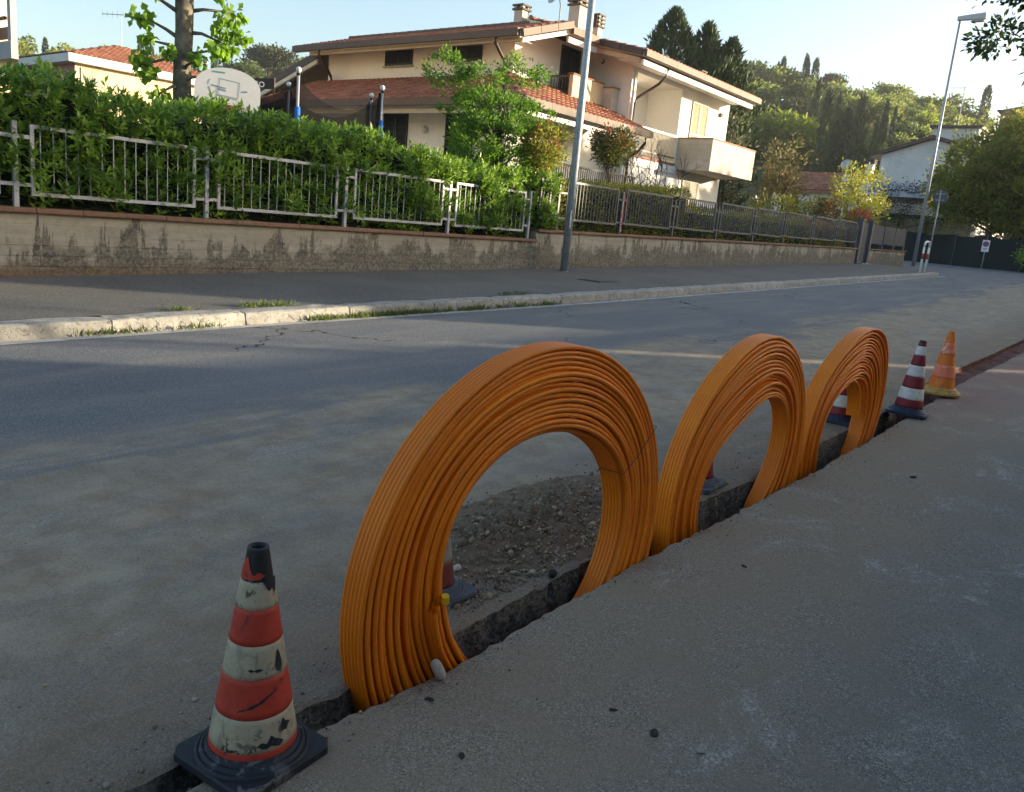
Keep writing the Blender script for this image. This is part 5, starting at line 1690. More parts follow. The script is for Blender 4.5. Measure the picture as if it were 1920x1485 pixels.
# ================================================================== street furniture
t = thing('lamp_post', 'thick galvanised lamp pole standing on the sidewalk in front of the big house', 'lamp post', (-9.367, 13.602, S * 13.6 + .15))
x, y, z = -9.367, 13.602, S * 13.6 + .14
put('pole', MB().tube([(x, y, z), (x, y, z + 3.2), (x, y, z + 3.25), (x, y, z + 9.2)], [.080, .073, .070, .045], 24, True).mesh('pole', MT['galv'], True), t)
put('collar', MB().lathe([(.12, 0), (.12, .012), (.083, .014), (.083, .03), (.079, .031)], 24, (x, y, z - .01)).mesh('collar', MT['grey'], True), t)
put('hatch', MB().box((x + .058, y - .075, z + .85), (x + .072, y - .035, z + 1.2)).mesh('hatch', MT['galv']), t)
put('lamp_arm', MB().tube([(x, y, z + 9.1), (x + .5, y, z + 9.3), (x + 1.2, y, z + 9.4)], .03, 10).mesh('lamp_arm', MT['galv'], True), t)
put('lamp_head', MB().hexa([(x + 1.1, y - .12, z + 9.33), (x + 1.7, y - .12, z + 9.38), (x + 1.7, y + .12, z + 9.38), (x + 1.1, y + .12, z + 9.33)],
                           [(x + 1.1, y - .08, z + 9.45), (x + 1.7, y - .10, z + 9.47), (x + 1.7, y + .10, z + 9.47), (x + 1.1, y + .08, z + 9.45)]).mesh('lamp_head', MT['dish']), t)
t = thing('street_lamp', 'tall slim street lamp with a flat grey head at the far street corner', 'street lamp', (-8.924, 40.0, .9))
x, y, z = -8.924, 40.0, .89
put('pole', MB().tube([(x, y, z), (x, y, z + 10.2)], [.085, .045], 16).mesh('pole', MT['galv'], True), t)
hd = put('lamp_head', MB().hexa([(x - .1, y - .10, z + 10.18), (x + .98, y - .14, z + 10.18), (x + .98, y + .14, z + 10.18), (x - .1, y + .10, z + 10.18)],
                           [(x - .1, y - .07, z + 10.33), (x + .95, y - .10, z + 10.42), (x + .95, y + .10, z + 10.42), (x - .1, y + .07, z + 10.33)]).mesh('lamp_head', MT['dish']), t)
put('lens', MB().hexa([(x + .5, y - .10, z + 10.08), (x + .9, y - .10, z + 10.08), (x + .9, y + .10, z + 10.08), (x + .5, y + .10, z + 10.08)],
                           [(x + .4, y - .12, z + 10.178), (x + .96, y - .12, z + 10.178), (x + .96, y + .12, z + 10.178), (x + .4, y + .12, z + 10.178)]).mesh('lens', MT['grey']), hd)
t = thing('traffic_sign', 'round traffic sign seen from its dark back on a thin grey post by the corner', 'traffic sign', (-8.42, 40.2, .9))
put('post', MB().tube([(-8.42, 40.2, .88), (-8.42, 40.2, 4.2)], .03, 10).mesh('post', MT['galv'], True), t)
put('disc', MB().tube([(-8.42, 40.235, 3.92), (-8.42, 40.255, 3.92)], .31, 28).mesh('disc', MT['signgrey']), t)
for zz in (3.8, 4.05):
    put('bracket', MB().box((-8.6, 40.225, zz - .02), (-8.24, 40.234, zz + .02)).mesh('bracket', MT['grey']), t)
# red and white hoop at the kerb corner
t = thing('hoop_barrier', 'white hoop barrier with red bands on the kerb at the street corner', 'barrier', (-6.95, 33.0, .75))
zz = .76
def leg(y):
    put('post', MB().tube([(-7.0, y, zz), (-7.0, y, zz + .92)], .036, 12).mesh('post', MT['white'], True), t)
    put('red_band', MB().tube([(-7.0, y, zz + .50), (-7.0, y, zz + .70)], .039, 12).mesh('red_band', MT['redpaint'], True), t)
leg(32.5); leg(33.25)
put('top_bend', MB().tube([(-7.0, 32.5, zz + .92), (-7.0, 32.52, zz + 1.03), (-7.0, 32.6, zz + 1.1), (-7.0, 32.72, zz + 1.12), (-7.0, 33.05, zz + 1.12), (-7.0, 33.17, zz + 1.1), (-7.0, 33.23, zz + 1.03), (-7.0, 33.25, zz + .92)], .036, 12).mesh('top_bend', MT['white'], True), t)
# no parking sign against the shade net
t = thing('parking_sign', 'small white no-parking sign on a thin pole before the dark net fence', 'traffic sign', (-8.05, 51.4, 1.0))
put('post', MB().tube([(-8.05, 51.4, .98), (-8.05, 51.4, 2.55)], .028, 8).mesh('post', MT['galv'], True), t)
pl = put('plate', MB().box((-8.23, 51.345, 1.9), (-7.87, 51.36, 2.52)).mesh('plate', MT['white']), t)
def disc(nm, r0, r1, yy, mat, n=28):
    m = MB(); V = []
    for r in (r0, r1):
        for k in range(n):
            a = 2 * math.pi * k / n
            V.append((-8.05 + r * math.cos(a), yy, 2.31 + r * math.sin(a)))
    m.add(V, [(k, (k + 1) % n, n + (k + 1) % n, n + k) for k in range(n)])
    return put(nm, m.mesh(nm, MT[mat]), pl)
disc('blue_field', .001, .135, 51.342, 'signblue')
disc('red_ring', .11, .150, 51.339, 'redpaint')
put('red_slash', MB().hexa([(-8.14, 51.336, 2.40), (-8.12, 51.336, 2.42), (-8.12, 51.338, 2.42), (-8.14, 51.338, 2.40)], [(-7.97, 51.336, 2.19), (-7.95, 51.336, 2.21), (-7.95, 51.338, 2.21), (-7.97, 51.338, 2.19)]).mesh('red_slash', MT['redpaint']), pl)
for k, wd in enumerate((.11, .08)):
    put('print_line', MB().box((-8.05 - wd, 51.340, 2.06 - k * .07), (-8.05 + wd, 51.344, 2.085 - k * .07)).mesh('print_line', MT['inkdark']), pl)
# dark green shade net along a wire fence
t = thing('net_fence', 'long wire fence hung with dark green shade net across the side street', 'fence', (-9, 54, 1))
pts = [(-22, 57.5), (-15, 56.2), (-10.6, 54.9), (-8.6, 52.9), (-6.4, 52.2), (-2, 51.8), (3, 51.5)]
V = []; F = []
k = 0
for (a, b) in zip(pts[:-1], pts[1:]):
    n = max(2, int(math.hypot(b[0] - a[0], b[1] - a[1]) / .35))
    for i in range(n):
        f = i / n
        V.append((a[0] + (b[0] - a[0]) * f, a[1] + (b[1] - a[1]) * f))
V.append(pts[-1])
W3 = []
for i, (x, y) in enumerate(V):
    sagf = .06 * math.sin(i * .8)
    for q, zz in enumerate((.95, 1.35, 1.8, 2.25, 2.72)):
        W3.append((x, y + rng.normal() * .035 + .03 * math.sin(i * 1.7 + q), zz + (sagf + rng.normal() * .02 if q == 4 else 0)))
for i in range(len(V) - 1):
    for q in range(4):
        F.append((i * 5 + q, i * 5 + q + 1, i * 5 + 6 + q, i * 5 + 5 + q))
put('shade_net', npmesh('shade_net', W3, F, MT['meshfence'], True), t)
for i in range(0, len(V), 7):
    put('post', MB().tube([(V[i][0], V[i][1] - .07, .9), (V[i][0], V[i][1] - .07, 2.85)], .035, 8).mesh('post', MT['fence_dark'], True), t)

# ================================================================== garden things
# basketball backboard
t = thing('basketball_hoop', 'white half-round basketball backboard with a dark red rim rising above the hedge', 'basketball hoop', (-11.76, 7.6, .9))
cd = Vector((-11.59, 7.49, -.02)); fw = Vector((11.76, -7.6, 0)).normalized()      # faces the street
rt_ = Vector((-fw.y, fw.x, 0))
rt_ = rt_ if rt_.y > 0 else -rt_
def bw(u, v, d=0.0):
    u, v = u * .87, 2.86 + (v - 2.97) * .88
    return tuple(cd + rt_ * u + fw * d + Vector((0, 0, v)))
out = [(-.50, 2.62), (.48, 2.62), (.535, 2.68), (.54, 2.98)] + [(.54 * math.cos(R(a)), 2.98 + .34 * math.sin(R(a)) ** .9) for a in range(10, 171, 10)] + [(-.54, 2.98), (-.55, 2.70)]
n = len(out)
m = MB(); m.add([bw(u, v, 0) for u, v in out] + [bw(u, v, -.035) for u, v in out], [tuple(range(n)), tuple(reversed(range(n, 2 * n)))] + [(i, n + i, n + (i + 1) % n, (i + 1) % n) for i in range(n)])
bb_ = put('backboard', m.mesh('backboard', MT['boardw']), t)
def mark(nm, pts, wd, mat):
    m = MB()
    for (a, b) in zip(pts[:-1], pts[1:]):
        du, dv = b[0] - a[0], b[1] - a[1]; l = math.hypot(du, dv); nu, nv = -dv / l * wd / 2, du / l * wd / 2
        q = [(a[0] + nu, a[1] + nv), (b[0] + nu, b[1] + nv), (b[0] - nu, b[1] - nv), (a[0] - nu, a[1] - nv)]
        m.add([bw(u, v, .003) for u, v in q], [(0, 1, 2, 3)])
    put(nm, m.mesh(nm, MT[mat]), bb_)
mark('print_line', [(-.13, 3.135), (.19, 3.10), (.17, 2.84), (-.16, 2.875), (-.13, 3.135)], .010, 'inkblue')
mark('print_line', [(-.17, 3.02), (-.185, 2.86), (.18, 2.815)], .010, 'inkblue')
mark('print_line', [(-.29, 3.11), (-.325, 3.02)], .012, 'inkblue')
mark('print_line', [(-.31, 2.99), (-.245, 2.795), (-.06, 2.775)], .014, 'inkdark')
mark('print_line', [(-.265, 3.015), (-.03, 2.985)], .022, 'inkblue')
mark('print_line', [(-.15, 2.965), (-.03, 2.945)], .03, 'inkblue')
mark('print_line', [(-.25, 3.235), (-.05, 3.235)], .026, 'inkteal')
mark('print_line', [(-.06, 2.72), (.04, 2.71)], .018, 'redmetal')
for (u, v) in ((-.29, 2.76), (.26, 2.705), (.31, 2.97)):
    put('bolt', MB().tube([bw(u, v, 0), bw(u, v, .012)], .012, 8).mesh('bolt', MT['grey']), bb_)
ring = [bw(.02 + .225 * math.cos(2 * math.pi * k / 28), 2.66 - .0, .27 + .225 * math.sin(2 * math.pi * k / 28)) for k in range(29)]
put('rim', MB().tube(ring, .012, 8, False).mesh('rim', MT['redmetal'], True), t)
put('rim_bracket', MB().hexa([bw(-.08, 2.63, .0), bw(.12, 2.63, .0), bw(.08, 2.63, .06), bw(-.04, 2.63, .06)], [bw(-.08, 2.70, .0), bw(.12, 2.70, .0), bw(.08, 2.68, .06), bw(-.04, 2.68, .06)]).mesh('rim_bracket', MT['redmetal']), t)
put('pole', MB().tube([bw(0, .85, -.45), bw(0, 2.5, -.42), bw(0, 2.9, -.05)], .04, 10).mesh('pole', MT['grey'], True), t)
# trampoline with safety net
t = thing('trampoline', 'garden trampoline with blue padded net poles and a black safety net behind the hedge', 'trampoline', (-13.3, 10.0, .9))
k_ = 1.19
tp_ = [(-10.74, 6.59, 3.04), (-9.89, 7.48, 3.07), (-10.12, 9.24, 3.14), (-10.9, 9.72, 3.12), (-11.41, 8.45, 3.08)]
tp_ = [(x * k_, y * k_, 1.35 + (z - 1.35) * k_) for x, y, z in tp_]
for i, (x, y, z) in enumerate(tp_):
    q = put('net_pole', MB().tube([(x, y, .9), (x, y, z - .04)], .024, 10).mesh('net_pole', MT['steel'], True), t)
    put('foam_sleeve', MB().tube([(x, y, .95), (x, y, z - .85), (x, y, z - .58)], [.05, .05, .044], 10).mesh('foam_sleeve', MT['blue'], True), q)
    put('cap', MB().sphere((x, y, z + .0), .046, 12, 8).mesh('cap', MT['white'], True), q)
    put('clip', MB().tube([(x, y, z - .09), (x, y, z - .05)], .034, 10).mesh('clip', MT['black'], True), q)
cx_, cy_ = -13.0, 10.1
rad_ = 1.75
order = sorted(tp_, key=lambda p: math.atan2(p[1] - cy_, p[0] - cx_))
V = []; F = []
nseg = 12
for a, b in zip(order, order[1:] + order[:1]):
    for i in range(nseg):
        f = i / nseg
        sag = .42 * (4 * f * (1 - f)) ** .8 * (1 if math.hypot(b[0] - a[0], b[1] - a[1]) > 1.4 else .4)
        x, y, zt = a[0] + (b[0] - a[0]) * f, a[1] + (b[1] - a[1]) * f, a[2] + (b[2] - a[2]) * f - .08 - sag
        V.append([(x, y, 1.55 + (zt - 1.55) * q / 4) for q in range(5)])
V = np.array(V).reshape(-1, 3); nn = len(V) // 5
for i in range(nn):
    for q in range(4):
        i2 = (i + 1) % nn
        F.append((i * 5 + q, i2 * 5 + q, i2 * 5 + q + 1, i * 5 + q + 1))
put('safety_net', npmesh('safety_net', V, F, MT['net'], True), t)
x, y, z = tp_[2]
put('net_fold', MB().tube([(x - .07, y - .06, 1.4), (x - .08, y - .06, 2.3), (x - .03, y - .03, z - .1)], [.07, .06, .02], 8).mesh('net_fold', MT['net'], True), t)
put('mat', MB().lathe([(.01, 1.55), (1.55, 1.55), (1.55, 1.52), (.01, 1.52)], 32, (cx_, cy_, 0)).mesh('mat', MT['black']), t)
put('pad', MB().lathe([(1.55, 1.56), (1.85, 1.56), (1.85, 1.5), (1.55, 1.5)], 32, (cx_, cy_, 0)).mesh('pad', MT['blue']), t)
for k in range(5):
    a = k * 1.2566
    put('leg', MB().tube([(cx_ + 1.7 * math.cos(a), cy_ + 1.7 * math.sin(a), .86), (cx_ + 1.7 * math.cos(a), cy_ + 1.7 * math.sin(a), 1.5)], .025, 8).mesh('leg', MT['steel'], True), t)
# banner between the board and the trampoline
t = thing('banner', 'small dark banner with pale lettering behind the basketball backboard', 'banner', (-19.9, 13.6, 3.9))
ba, bb2 = Vector((-20.35, 13.05, 4.26)), Vector((-19.5, 13.98, 4.37))
put('cloth', MB().slab([tuple(ba), tuple(bb2), (bb2.x + .02, bb2.y - .02, bb2.z), (ba.x + .02, ba.y - .02, ba.z)], .27).mesh('cloth', MT['sheet']), t)
for q in (ba, bb2):
    put('post', MB().tube([(q.x - .02, q.y + .02, .9), (q.x - .02, q.y + .02, q.z + .02)], .02, 6).mesh('post', MT['wood']), t)
cu = bpy.data.curves.new('lettering', 'FONT')
cu.body = 'oto'; cu.size = .30; cu.extrude = .002; cu.align_x = 'CENTER'; cu.align_y = 'CENTER'
ob = bpy.data.objects.new('tmp', cu); COL.objects.link(ob)
bpy.context.view_layer.update()
me = bpy.data.meshes.new_from_object(ob); bpy.data.objects.remove(ob)
me.materials.clear(); me.materials.append(MT['white']); me.name = 'lettering'
bm2 = (ba + bb2) / 2
put('lettering', me, t, (bm2.x + .16, bm2.y + .10, bm2.z - .12), rot=(R(90), R(-5), math.atan2(bb2.y - ba.y, bb2.x - ba.x)))
# crimson cloths on the drive
t = thing('cloth', 'crimson cloths hanging by the house terrace behind the dark fence', 'cloth', (-12.7, 21.5, 1.0))
for k in range(4):
    m = MB(); V = []; 
    for i in range(7):
        V += [(-12.6 + .03 * math.sin(i * 2 + k), 21.2 + k * .36 + i * .045, .9), (-12.6 + .03 * math.sin(i * 2 + k + 1), 21.2 + k * .36 + i * .045, 2.55 - .04 * k)]
    m.add(V, [(2 * i, 2 * i + 2, 2 * i + 3, 2 * i + 1) for i in range(6)])
    put('drape', m.mesh('drape', MT['redcloth'], True), t)
t = thing('cloth', 'narrow pink and red striped cloth hanging on the dark fence post', 'cloth', (-10.0, 16.6, 1.2))
for k in range(3):
    put('stripe', MB().box((-9.995, 16.50 + k * .05, 1.28), (-9.985, 16.548 + k * .05, 2.15)).mesh('stripe', MT['redcloth'] if k != 1 else MT['white']), t)

# ================================================================== garden trees and shrubs
def tree(name, label, cat, base, lobes, ncl, nl, sig, L, Wd, mat, trunk=None, seed=1, group=None, barkm='bark', r0=.1, topz=None, shell=.55, up=.2, parts=(), ntarget=9):
    g = np.random.default_rng(seed)
    t = thing(name, label, cat, base, group=group)
    lb = np.array(lobes, float)
    o = put('crown', crown('crown', g, lobes, ncl, nl, sig, L, Wd, mat, shell, up), t)
    for (nm, lobes2, ncl2, nl2, sig2, L2, W2, mat2) in parts:
        put(nm, crown(nm, g, lobes2, ncl2, nl2, sig2, L2, W2, mat2, .5, .5), t, kind='stuff')
    if trunk is not None:
        tg = []
        for k in range(ntarget):
            q = lb[g.integers(len(lb))]
            d = g.normal(size=3); d /= np.linalg.norm(d)
            tg.append(q[:3] + d * q[3:] * .75)
        put('trunk', limb_mesh('trunk', MT[barkm], base, trunk, r0, g, tg, .05), t)
    return t

# spring-green garden tree in front of the house
dx_, dy_ = .30, .42
tree('garden_tree', 'spreading garden tree in fresh spring leaf in front of the house', 'tree', (-11.35 + dx_, 12.9 + dy_, .9),
     [(x + dx_, 12.9 + dy_ + (y - 12.9) * 1.12, z, a, b * 1.06, c) for x, y, z, a, b, c in [(-11.3, 12.7, 3.35, .75, .95, .62), (-11.35, 13.0, 2.75, 1.0, 1.25, .62), (-11.6, 12.2, 3.3, .55, .55, .42), (-11.9, 11.9, 3.95, .35, .42, .38),
      (-11.1, 13.6, 3.05, .6, .6, .55), (-11.3, 13.3, 4.20, .30, .46, .30), (-11.5, 12.6, 4.0, .36, .46, .32), (-11.2, 13.7, 2.45, .7, .7, .5), (-11.6, 12.1, 2.6, .6, .7, .5), (-11.2, 13.8, 4.05, .22, .30, .22)]],
     210, 18500, .072, .062, .042, LF['maple'], (-11.3 + dx_, 12.9 + dy_, 3.9), 11, r0=.075, topz=3.9, shell=.35, ntarget=30)
# the tall pollarded lime at the left: trunk, stubs, big sunlit leaves
g = np.random.default_rng(5)
t = thing('lime_tree', 'lime tree with a speckled trunk and tufts of big sunlit leaves beside the backboard', 'tree', (-13.0, 7.6, .9))
bx_, by_ = -13.0, 7.58
m = MB()
m.tube([(bx_ + .0, by_, .85), (bx_ + .0, by_ + .02, 2.2), (bx_ - .02, by_, 3.0), (bx_ + .01, by_ + .02, 3.8), (bx_ - .01, by_ + .03, 4.6), (bx_, by_, 6.2)], [.165, .15, .14, .135, .145, .10], 14)
ex = Vector((.61, .79, 0)).normalized()             # to the right as seen from the street
ins_ = Vector((.85, -.5, 0)).normalized()
def at_(u, z, f=0.0): return tuple(Vector((bx_, by_, z)) + ex * u + ins_ * f)
limbs = [(.0, 3.62, -.62, 3.92, .0), (.0, 3.45, -.5, 3.55, .1), (.0, 3.3, -.62, 3.15, .2), (.0, 4.0, -.75, 4.35, .1), (.0, 4.25, -.7, 4.6, -.1), (.0, 3.0, .35, 3.10, .2), (.0, 3.35, .5, 3.52, .25),
         (.0, 3.75, .7, 3.62, .1), (.0, 4.05, .75, 4.15, .0), (.0, 4.3, .5, 4.6, .15), (.0, 2.75, .55, 2.72, .2), (.0, 2.9, -.35, 2.75, .3), (.0, 4.4, -.3, 4.9, .3), (.0, 3.15, .18, 3.3, .35)]
for (u0, z0, u1, z1, f) in limbs:
    m.tube([at_(0, z0), at_(u1 * .4, z0 + (z1 - z0) * .3 + .05, f * .5), at_(u1, z1, f)], [.042, .026, .010], 7)
put('trunk', m.mesh('trunk', MT['barkl'], True), t)
spots = [(-.62, 3.92, .0, .17), (-.52, 3.6, .1, .12), (-.62, 3.28, .2, .16), (-.55, 3.1, .1, .14), (-.72, 4.38, .1, .16), (-.68, 4.62, -.1, .15), (-.35, 2.72, .3, .15), (-.2, 2.55, .25, .14),
         (.36, 3.12, .2, .10), (.52, 3.55, .25, .13), (.66, 3.62, .1, .17), (.72, 4.1, .0, .22), (.5, 4.5, .15, .22), (.62, 3.88, .1, .16), (.58, 2.72, .2, .20), (.74, 2.82, .1, .17), (.45, 2.92, .2, .16), (.7, 2.6, .05, .14),
         (-.22, 3.42, .3, .07), (-.15, 4.75, .3, .2), (.25, 4.85, .2, .2), (.22, 3.38, .3, .09), (-.4, 4.3, .2, .12), (.9, 3.8, .0, .10), (.3, 2.62, .25, .15)]
P = []; D = []; N = []
for (u, z, f, r) in spots:
    k = int(14 + r * 190)
    for i in range(k):
        d = g.normal(size=3); d /= np.linalg.norm(d)
        p0 = np.array(at_(u, z, f)) + d * r * g.random() ** .5 * np.array([1, 1, .9])
        P.append(p0); dd = d * .5 + np.array([0, 0, -.55]) + g.normal(size=3) * .35; D.append(dd); N.append(np.array([.5, -.3, .6]) + g.normal(size=3) * .5)
P, D, N = np.array(P), np.array(D), np.array(N)
L_ = .095 + .065 * g.random(len(P))
idx = g.permutation(len(P)); ind, rest = idx[:240], idx[240:]
V, F = leaves5(P[rest], D[rest], N[rest], L_[rest], L_[rest] * .85)
o = put('foliage', npmesh('foliage', V, F, LF['lime']), t); o['kind'] = 'stuff'
V, F = leaves5(np.zeros((1, 3)), np.array([[1., 0, 0]]), np.array([[0, 0, 1.]]), np.array([1.]), np.array([.85]))
lm = npmesh('leaf', V, F, LF['lime'])
for i in ind:
    d = Vector(D[i]).normalized(); nn = Vector(N[i]); a = nn.cross(d).normalized(); nn = d.cross(a)
    put('leaf', lm, t, P[i], rot=Matrix((d, a, nn)).transposed().to_euler(), scl=(L_[i],) * 3)

# photinia balls
tree('photinia_bush', 'round photinia ball, sunlight painted gold into its leaves, with red tips, ending the laurel hedge', 'shrub', (-10.25, 13.75, .9),
     [(-10.25, 13.75, 2.82, .36, .40, .42), (-10.25, 13.7, 2.55, .25, .28, .25)], 70, 2300, .085, .085, .036, LF['photg_sunlit'], (-10.25, 13.75, 2.8), 12, r0=.03,
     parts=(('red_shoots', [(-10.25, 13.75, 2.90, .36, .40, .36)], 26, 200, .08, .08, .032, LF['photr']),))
tree('photinia_bush', 'dark clipped photinia ball with dull red tips on a slim stem beside the lamp pole', 'shrub', (-10.95, 17.35, .9),
     [(-10.95, 17.35, 3.28, .44, .52, .36), (-10.95, 17.3, 3.05, .34, .4, .25)], 80, 2500, .085, .09, .040, LF['photg'], (-10.95, 17.35, 3.15), 13, r0=.035,
     parts=(('red_shoots', [(-10.95, 17.35, 3.45, .46, .54, .22)], 34, 420, .07, .09, .034, LF['photr']),))
# bare shrub
g = np.random.default_rng(8)
t = thing('bare_shrub', 'leafless shrub with thin dark branches above the clipped hedge', 'shrub', (-11.2, 20.2, .9))
m = MB()
for k in range(9):
    b = Vector((-11.2 + g.normal() * .08, 19.9 + (k % 2) * .55 + g.normal() * .08, 1.5)); 
    tip = b + Vector((g.normal() * .3, g.normal() * .5 + (.35 if k % 2 else -.1), 1.3 + .6 * g.random()))
    mid = b.lerp(tip, .45) + Vector((g.normal(), g.normal(), 0)) * .08
    m.tube([b, mid, tip], [.022, .014, .004], 5)
    for j in range(7):
        f = .25 + .7 * g.random(); s = b.lerp(tip, f)
        e = s + Vector((g.normal() * .22, g.normal() * .35, .25 + .35 * g.random()))
        m.tube([s, s.lerp(e, .5) + Vector((0, g.normal() * .04, .03)), e], [.009, .007, .003], 4)
        for q in range(2):
            s2 = s.lerp(e, .4 + .4 * g.random()); e2 = s2 + Vector((g.normal() * .1, g.normal() * .2, .12 + .15 * g.random()))
            m.tube([s2, e2], [.005, .002], 4)
put('branches', m.mesh('branches', MT['twig']), t)
# shrubs between the house and the far corner
tree('shrub', 'loose rusty-tipped shrub just right of the balcony', 'shrub', (-12.7, 33.2, 1.0), [(-12.7, 33.1, 4.3, .7, .8, 1.1), (-12.9, 33.2, 3.0, .9, 1.2, 1.2)], 60, 2600, .22, .15, .07, LF['brown'], (-12.7, 33.2, 4), 14, r0=.06)
tree('shrub', 'dark green shrub in the shade below the balcony', 'shrub', (-11.9, 31.5, 1.0), [(-12.0, 31.2, 2.0, .8, 2.4, 1.0), (-11.9, 33.8, 2.1, .8, 1.8, 1.1)], 90, 5200, .2, .13, .06, LF['mag'], None, 15)
tree('photinia_bush', 'low rounded orange-green photinia above the dark fence, left of the yellow shrub', 'shrub', (-10.8, 33.0, 1.2), [(-10.8, 33.0, 2.6, .5, .75, .42)], 40, 1200, .1, .10, .045, LF['photg'], (-10.8, 33, 2.3), 16, r0=.03,
     parts=(('red_shoots', [(-10.8, 33.0, 2.78, .5, .7, .3)], 20, 260, .09, .1, .04, LF['redsh']),))
tree('shrub', 'yellow-green flowering shrub with twisted stems behind the far end of the fence', 'shrub', (-11.6, 39.5, 1.2),
     [(-11.9, 38.4, 4.2, .6, .9, .8), (-11.6, 40.4, 4.2, .8, 1.2, .9), (-11.5, 41.8, 3.2, .6, 1.2, .6), (-11.8, 38.3, 3.1, .7, 1.1, .6), (-11.6, 40.2, 3.2, .8, 1.3, .6)], 110, 4600, .17, .13, .065, LF['ysh'], (-11.6, 39.6, 3.8), 17, r0=.07, ntarget=18)
tree('photinia_bush', 'bright red-topped photinia beside the gate posts', 'shrub', (-10.9, 38.0, 1.2), [(-10.9, 37.6, 2.55, .5, .85, .40)], 40, 1000, .1, .1, .045, LF['photg'], (-10.9, 37.6, 2.3), 18, r0=.03,
     parts=(('red_shoots', [(-10.9, 37.6, 2.80, .5, .85, .28)], 30, 700, .09, .1, .04, LF['redsh']),))
box_hedge('clipped_hedge', 'dark hedge along the inner side of the far half of the dark grey fence', 20.4, 33.8, -10.8, -10.15, lambda y: 2.0 + .012 * (y - 20), .9, 7000, .08, LF['mag'], 33)
tree('shrub', 'low shrub of bright pink-red flowers behind the fence near the gate', 'shrub', (-10.35, 31.5, 1.2), [(-10.3, 31.0, 2.12, .22, 1.7, .10)], 40, 420, .09, .09, .05, LF['redsh'], None, 20)
tree('shrub', 'small yellow-green ground shrub under the fence near the gate', 'shrub', (-10.3, 32.2, 1.2), [(-10.2, 32.2, 1.45, .12, 1.7, .12)], 40, 700, .07, .07, .04, LF['ysh'], None, 22)
tree('olive_bush', 'grey-leaved bush under the magnolia behind the shade net', 'shrub', (-9.6, 57.5, 1.0), [(-10.0, 57.5, 2.6, 1.2, 1.0, .7), (-8.4, 57.0, 2.7, 1.2, 1.0, .7)], 60, 2600, .22, .14, .06, LF['olive'], None, 23)
tree('plum_bush', 'dark purple-leaved hedge bush behind the shade net at the right border', 'shrub', (-6.0, 56.2, 1.0), [(-6.0, 56.2, 2.5, 1.6, .8, .6)], 50, 1800, .2, .14, .08, LF['plum'], None, 24)
tree('shrub', 'bright green feathery shrub hanging over the net at the right border', 'shrub', (-5.6, 51.0, 1.0), [(-5.4, 51.0, 2.1, .9, .8, .7)], 40, 1500, .2, .16, .06, LF['laurel_new'], None, 25)
# magnolia
tree('magnolia_tree', 'big dense magnolia tree, sunlit on its right, beyond the street corner', 'tree', (-8.6, 54.5, 1.0),
     [(-9.2, 54.6, 6.4, 2.4, 2.4, 2.3), (-7.2, 55.4, 6.9, 2.5, 2.4, 2.4), (-10.2, 54.0, 5.2, 1.6, 1.8, 1.6), (-7.6, 54.4, 4.7, 2.8, 2.2, 1.5), (-5.6, 55.4, 6.0, 2.4, 2.4, 2.2), (-7.9, 55, 8.4, 1.4, 1.5, 1.0), (-10.9, 53.9, 5.0, .9, 1.1, 1.2), (-4.2, 55.5, 5.0, 2.2, 2, 1.8), (-8, 55, 5.8, 2.6, 2, 2.2), (-6.5, 55, 4.2, 2.4, 1.8, 1.2)],
     700, 40000, .30, .25, .12, LF['mag'], (-8.0, 54.8, 7.5), 26, r0=.22, shell=.6, ntarget=22)
# cypresses beyond the house
def cypress(name, label, x, y, z, h, wd, n, seed, L=.4, mat=None, group=None, cat='tree', ragged=0.0, bushy=False):
    g = np.random.default_rng(seed)
    t = thing(name, label, cat, (x, y, z), group=group)
    put('crown', cyp_mesh(g, h, wd, n, L, mat or LF['cyp'], ragged, bushy), t, (x, y, z))
    put('trunk', MB().tube([(0, 0, -.3), (0, 0, h * .5), (0, 0, h * .9)], [wd * .10, wd * .06, .02], 7).mesh('trunk', MT['bark'], True), t, (x, y, z))
    return t
def cyp_mesh(g, h, wd, n, L, mat, ragged=0.0, bushy=False):
    u = g.random(n) ** .9
    prof_ = np.interp(u, [0, .05, .25, .5, .75, .92, 1.0], [.75, .95, 1.0, 1.0, .90, .55, .05] if bushy else [.55, .85, 1.0, .97, .78, .42, .03]) * wd / 2
    a = g.random(n) * 6.283
    bump = 1 + (.14 + ragged) * np.sin(a * 3 + u * 17) + (.10 + ragged) * np.sin(a * 5 - u * 29) + g.normal(size=n) * (.05 + ragged * .5)
    r = prof_ * bump * (.62 + .38 * g.random(n) ** .5)
    P = np.stack([r * np.cos(a), r * np.sin(a), .04 * h + u * h * .95], 1)
    D = np.stack([np.cos(a) * .45, np.sin(a) * .45, np.full(n, 1.0)], 1) + g.normal(size=(n, 3)) * .32
    V, F = kites(P, D, L * (.6 + .7 * g.random(n)), L * .32, g)
    return npmesh('crown', V, F, mat)
cypress('cypress_tree', 'broad dark cypress, tallest of the clump behind the house', -22.3, 40.0, 1.5, 10.95, 3.3, 9000, 41, .34, ragged=.06)
cypress('cypress_tree', 'ragged cypress with spiky leaning tops at the right of the clump behind the house', -20.5, 41.2, 1.5, 9.0, 4.4, 15000, 42, .36, ragged=.12, bushy=True)
cypress('cypress_tree', 'thin upper spire of cypress between the two bigger ones behind the house', -20.9, 41.1, 2.0, 9.9, 2.4, 6500, 43, .34, ragged=.22)
cypress('cypress_tree', 'leaning outermost spike of the cypress clump behind the house', -19.7, 41.6, 1.6, 9.6, 2.2, 6000, 44, .34, ragged=.25)
tree('conifer', 'yellow-green conifer just behind the right end of the balcony house', 'tree', (-18.5, 40.0, 1), [(-18.6, 40, 5.0, 1.1, 1.1, 2.6)], 60, 2600, .25, .22, .09, LF['olive'], (-18.6, 40, 7), 45, r0=.1)

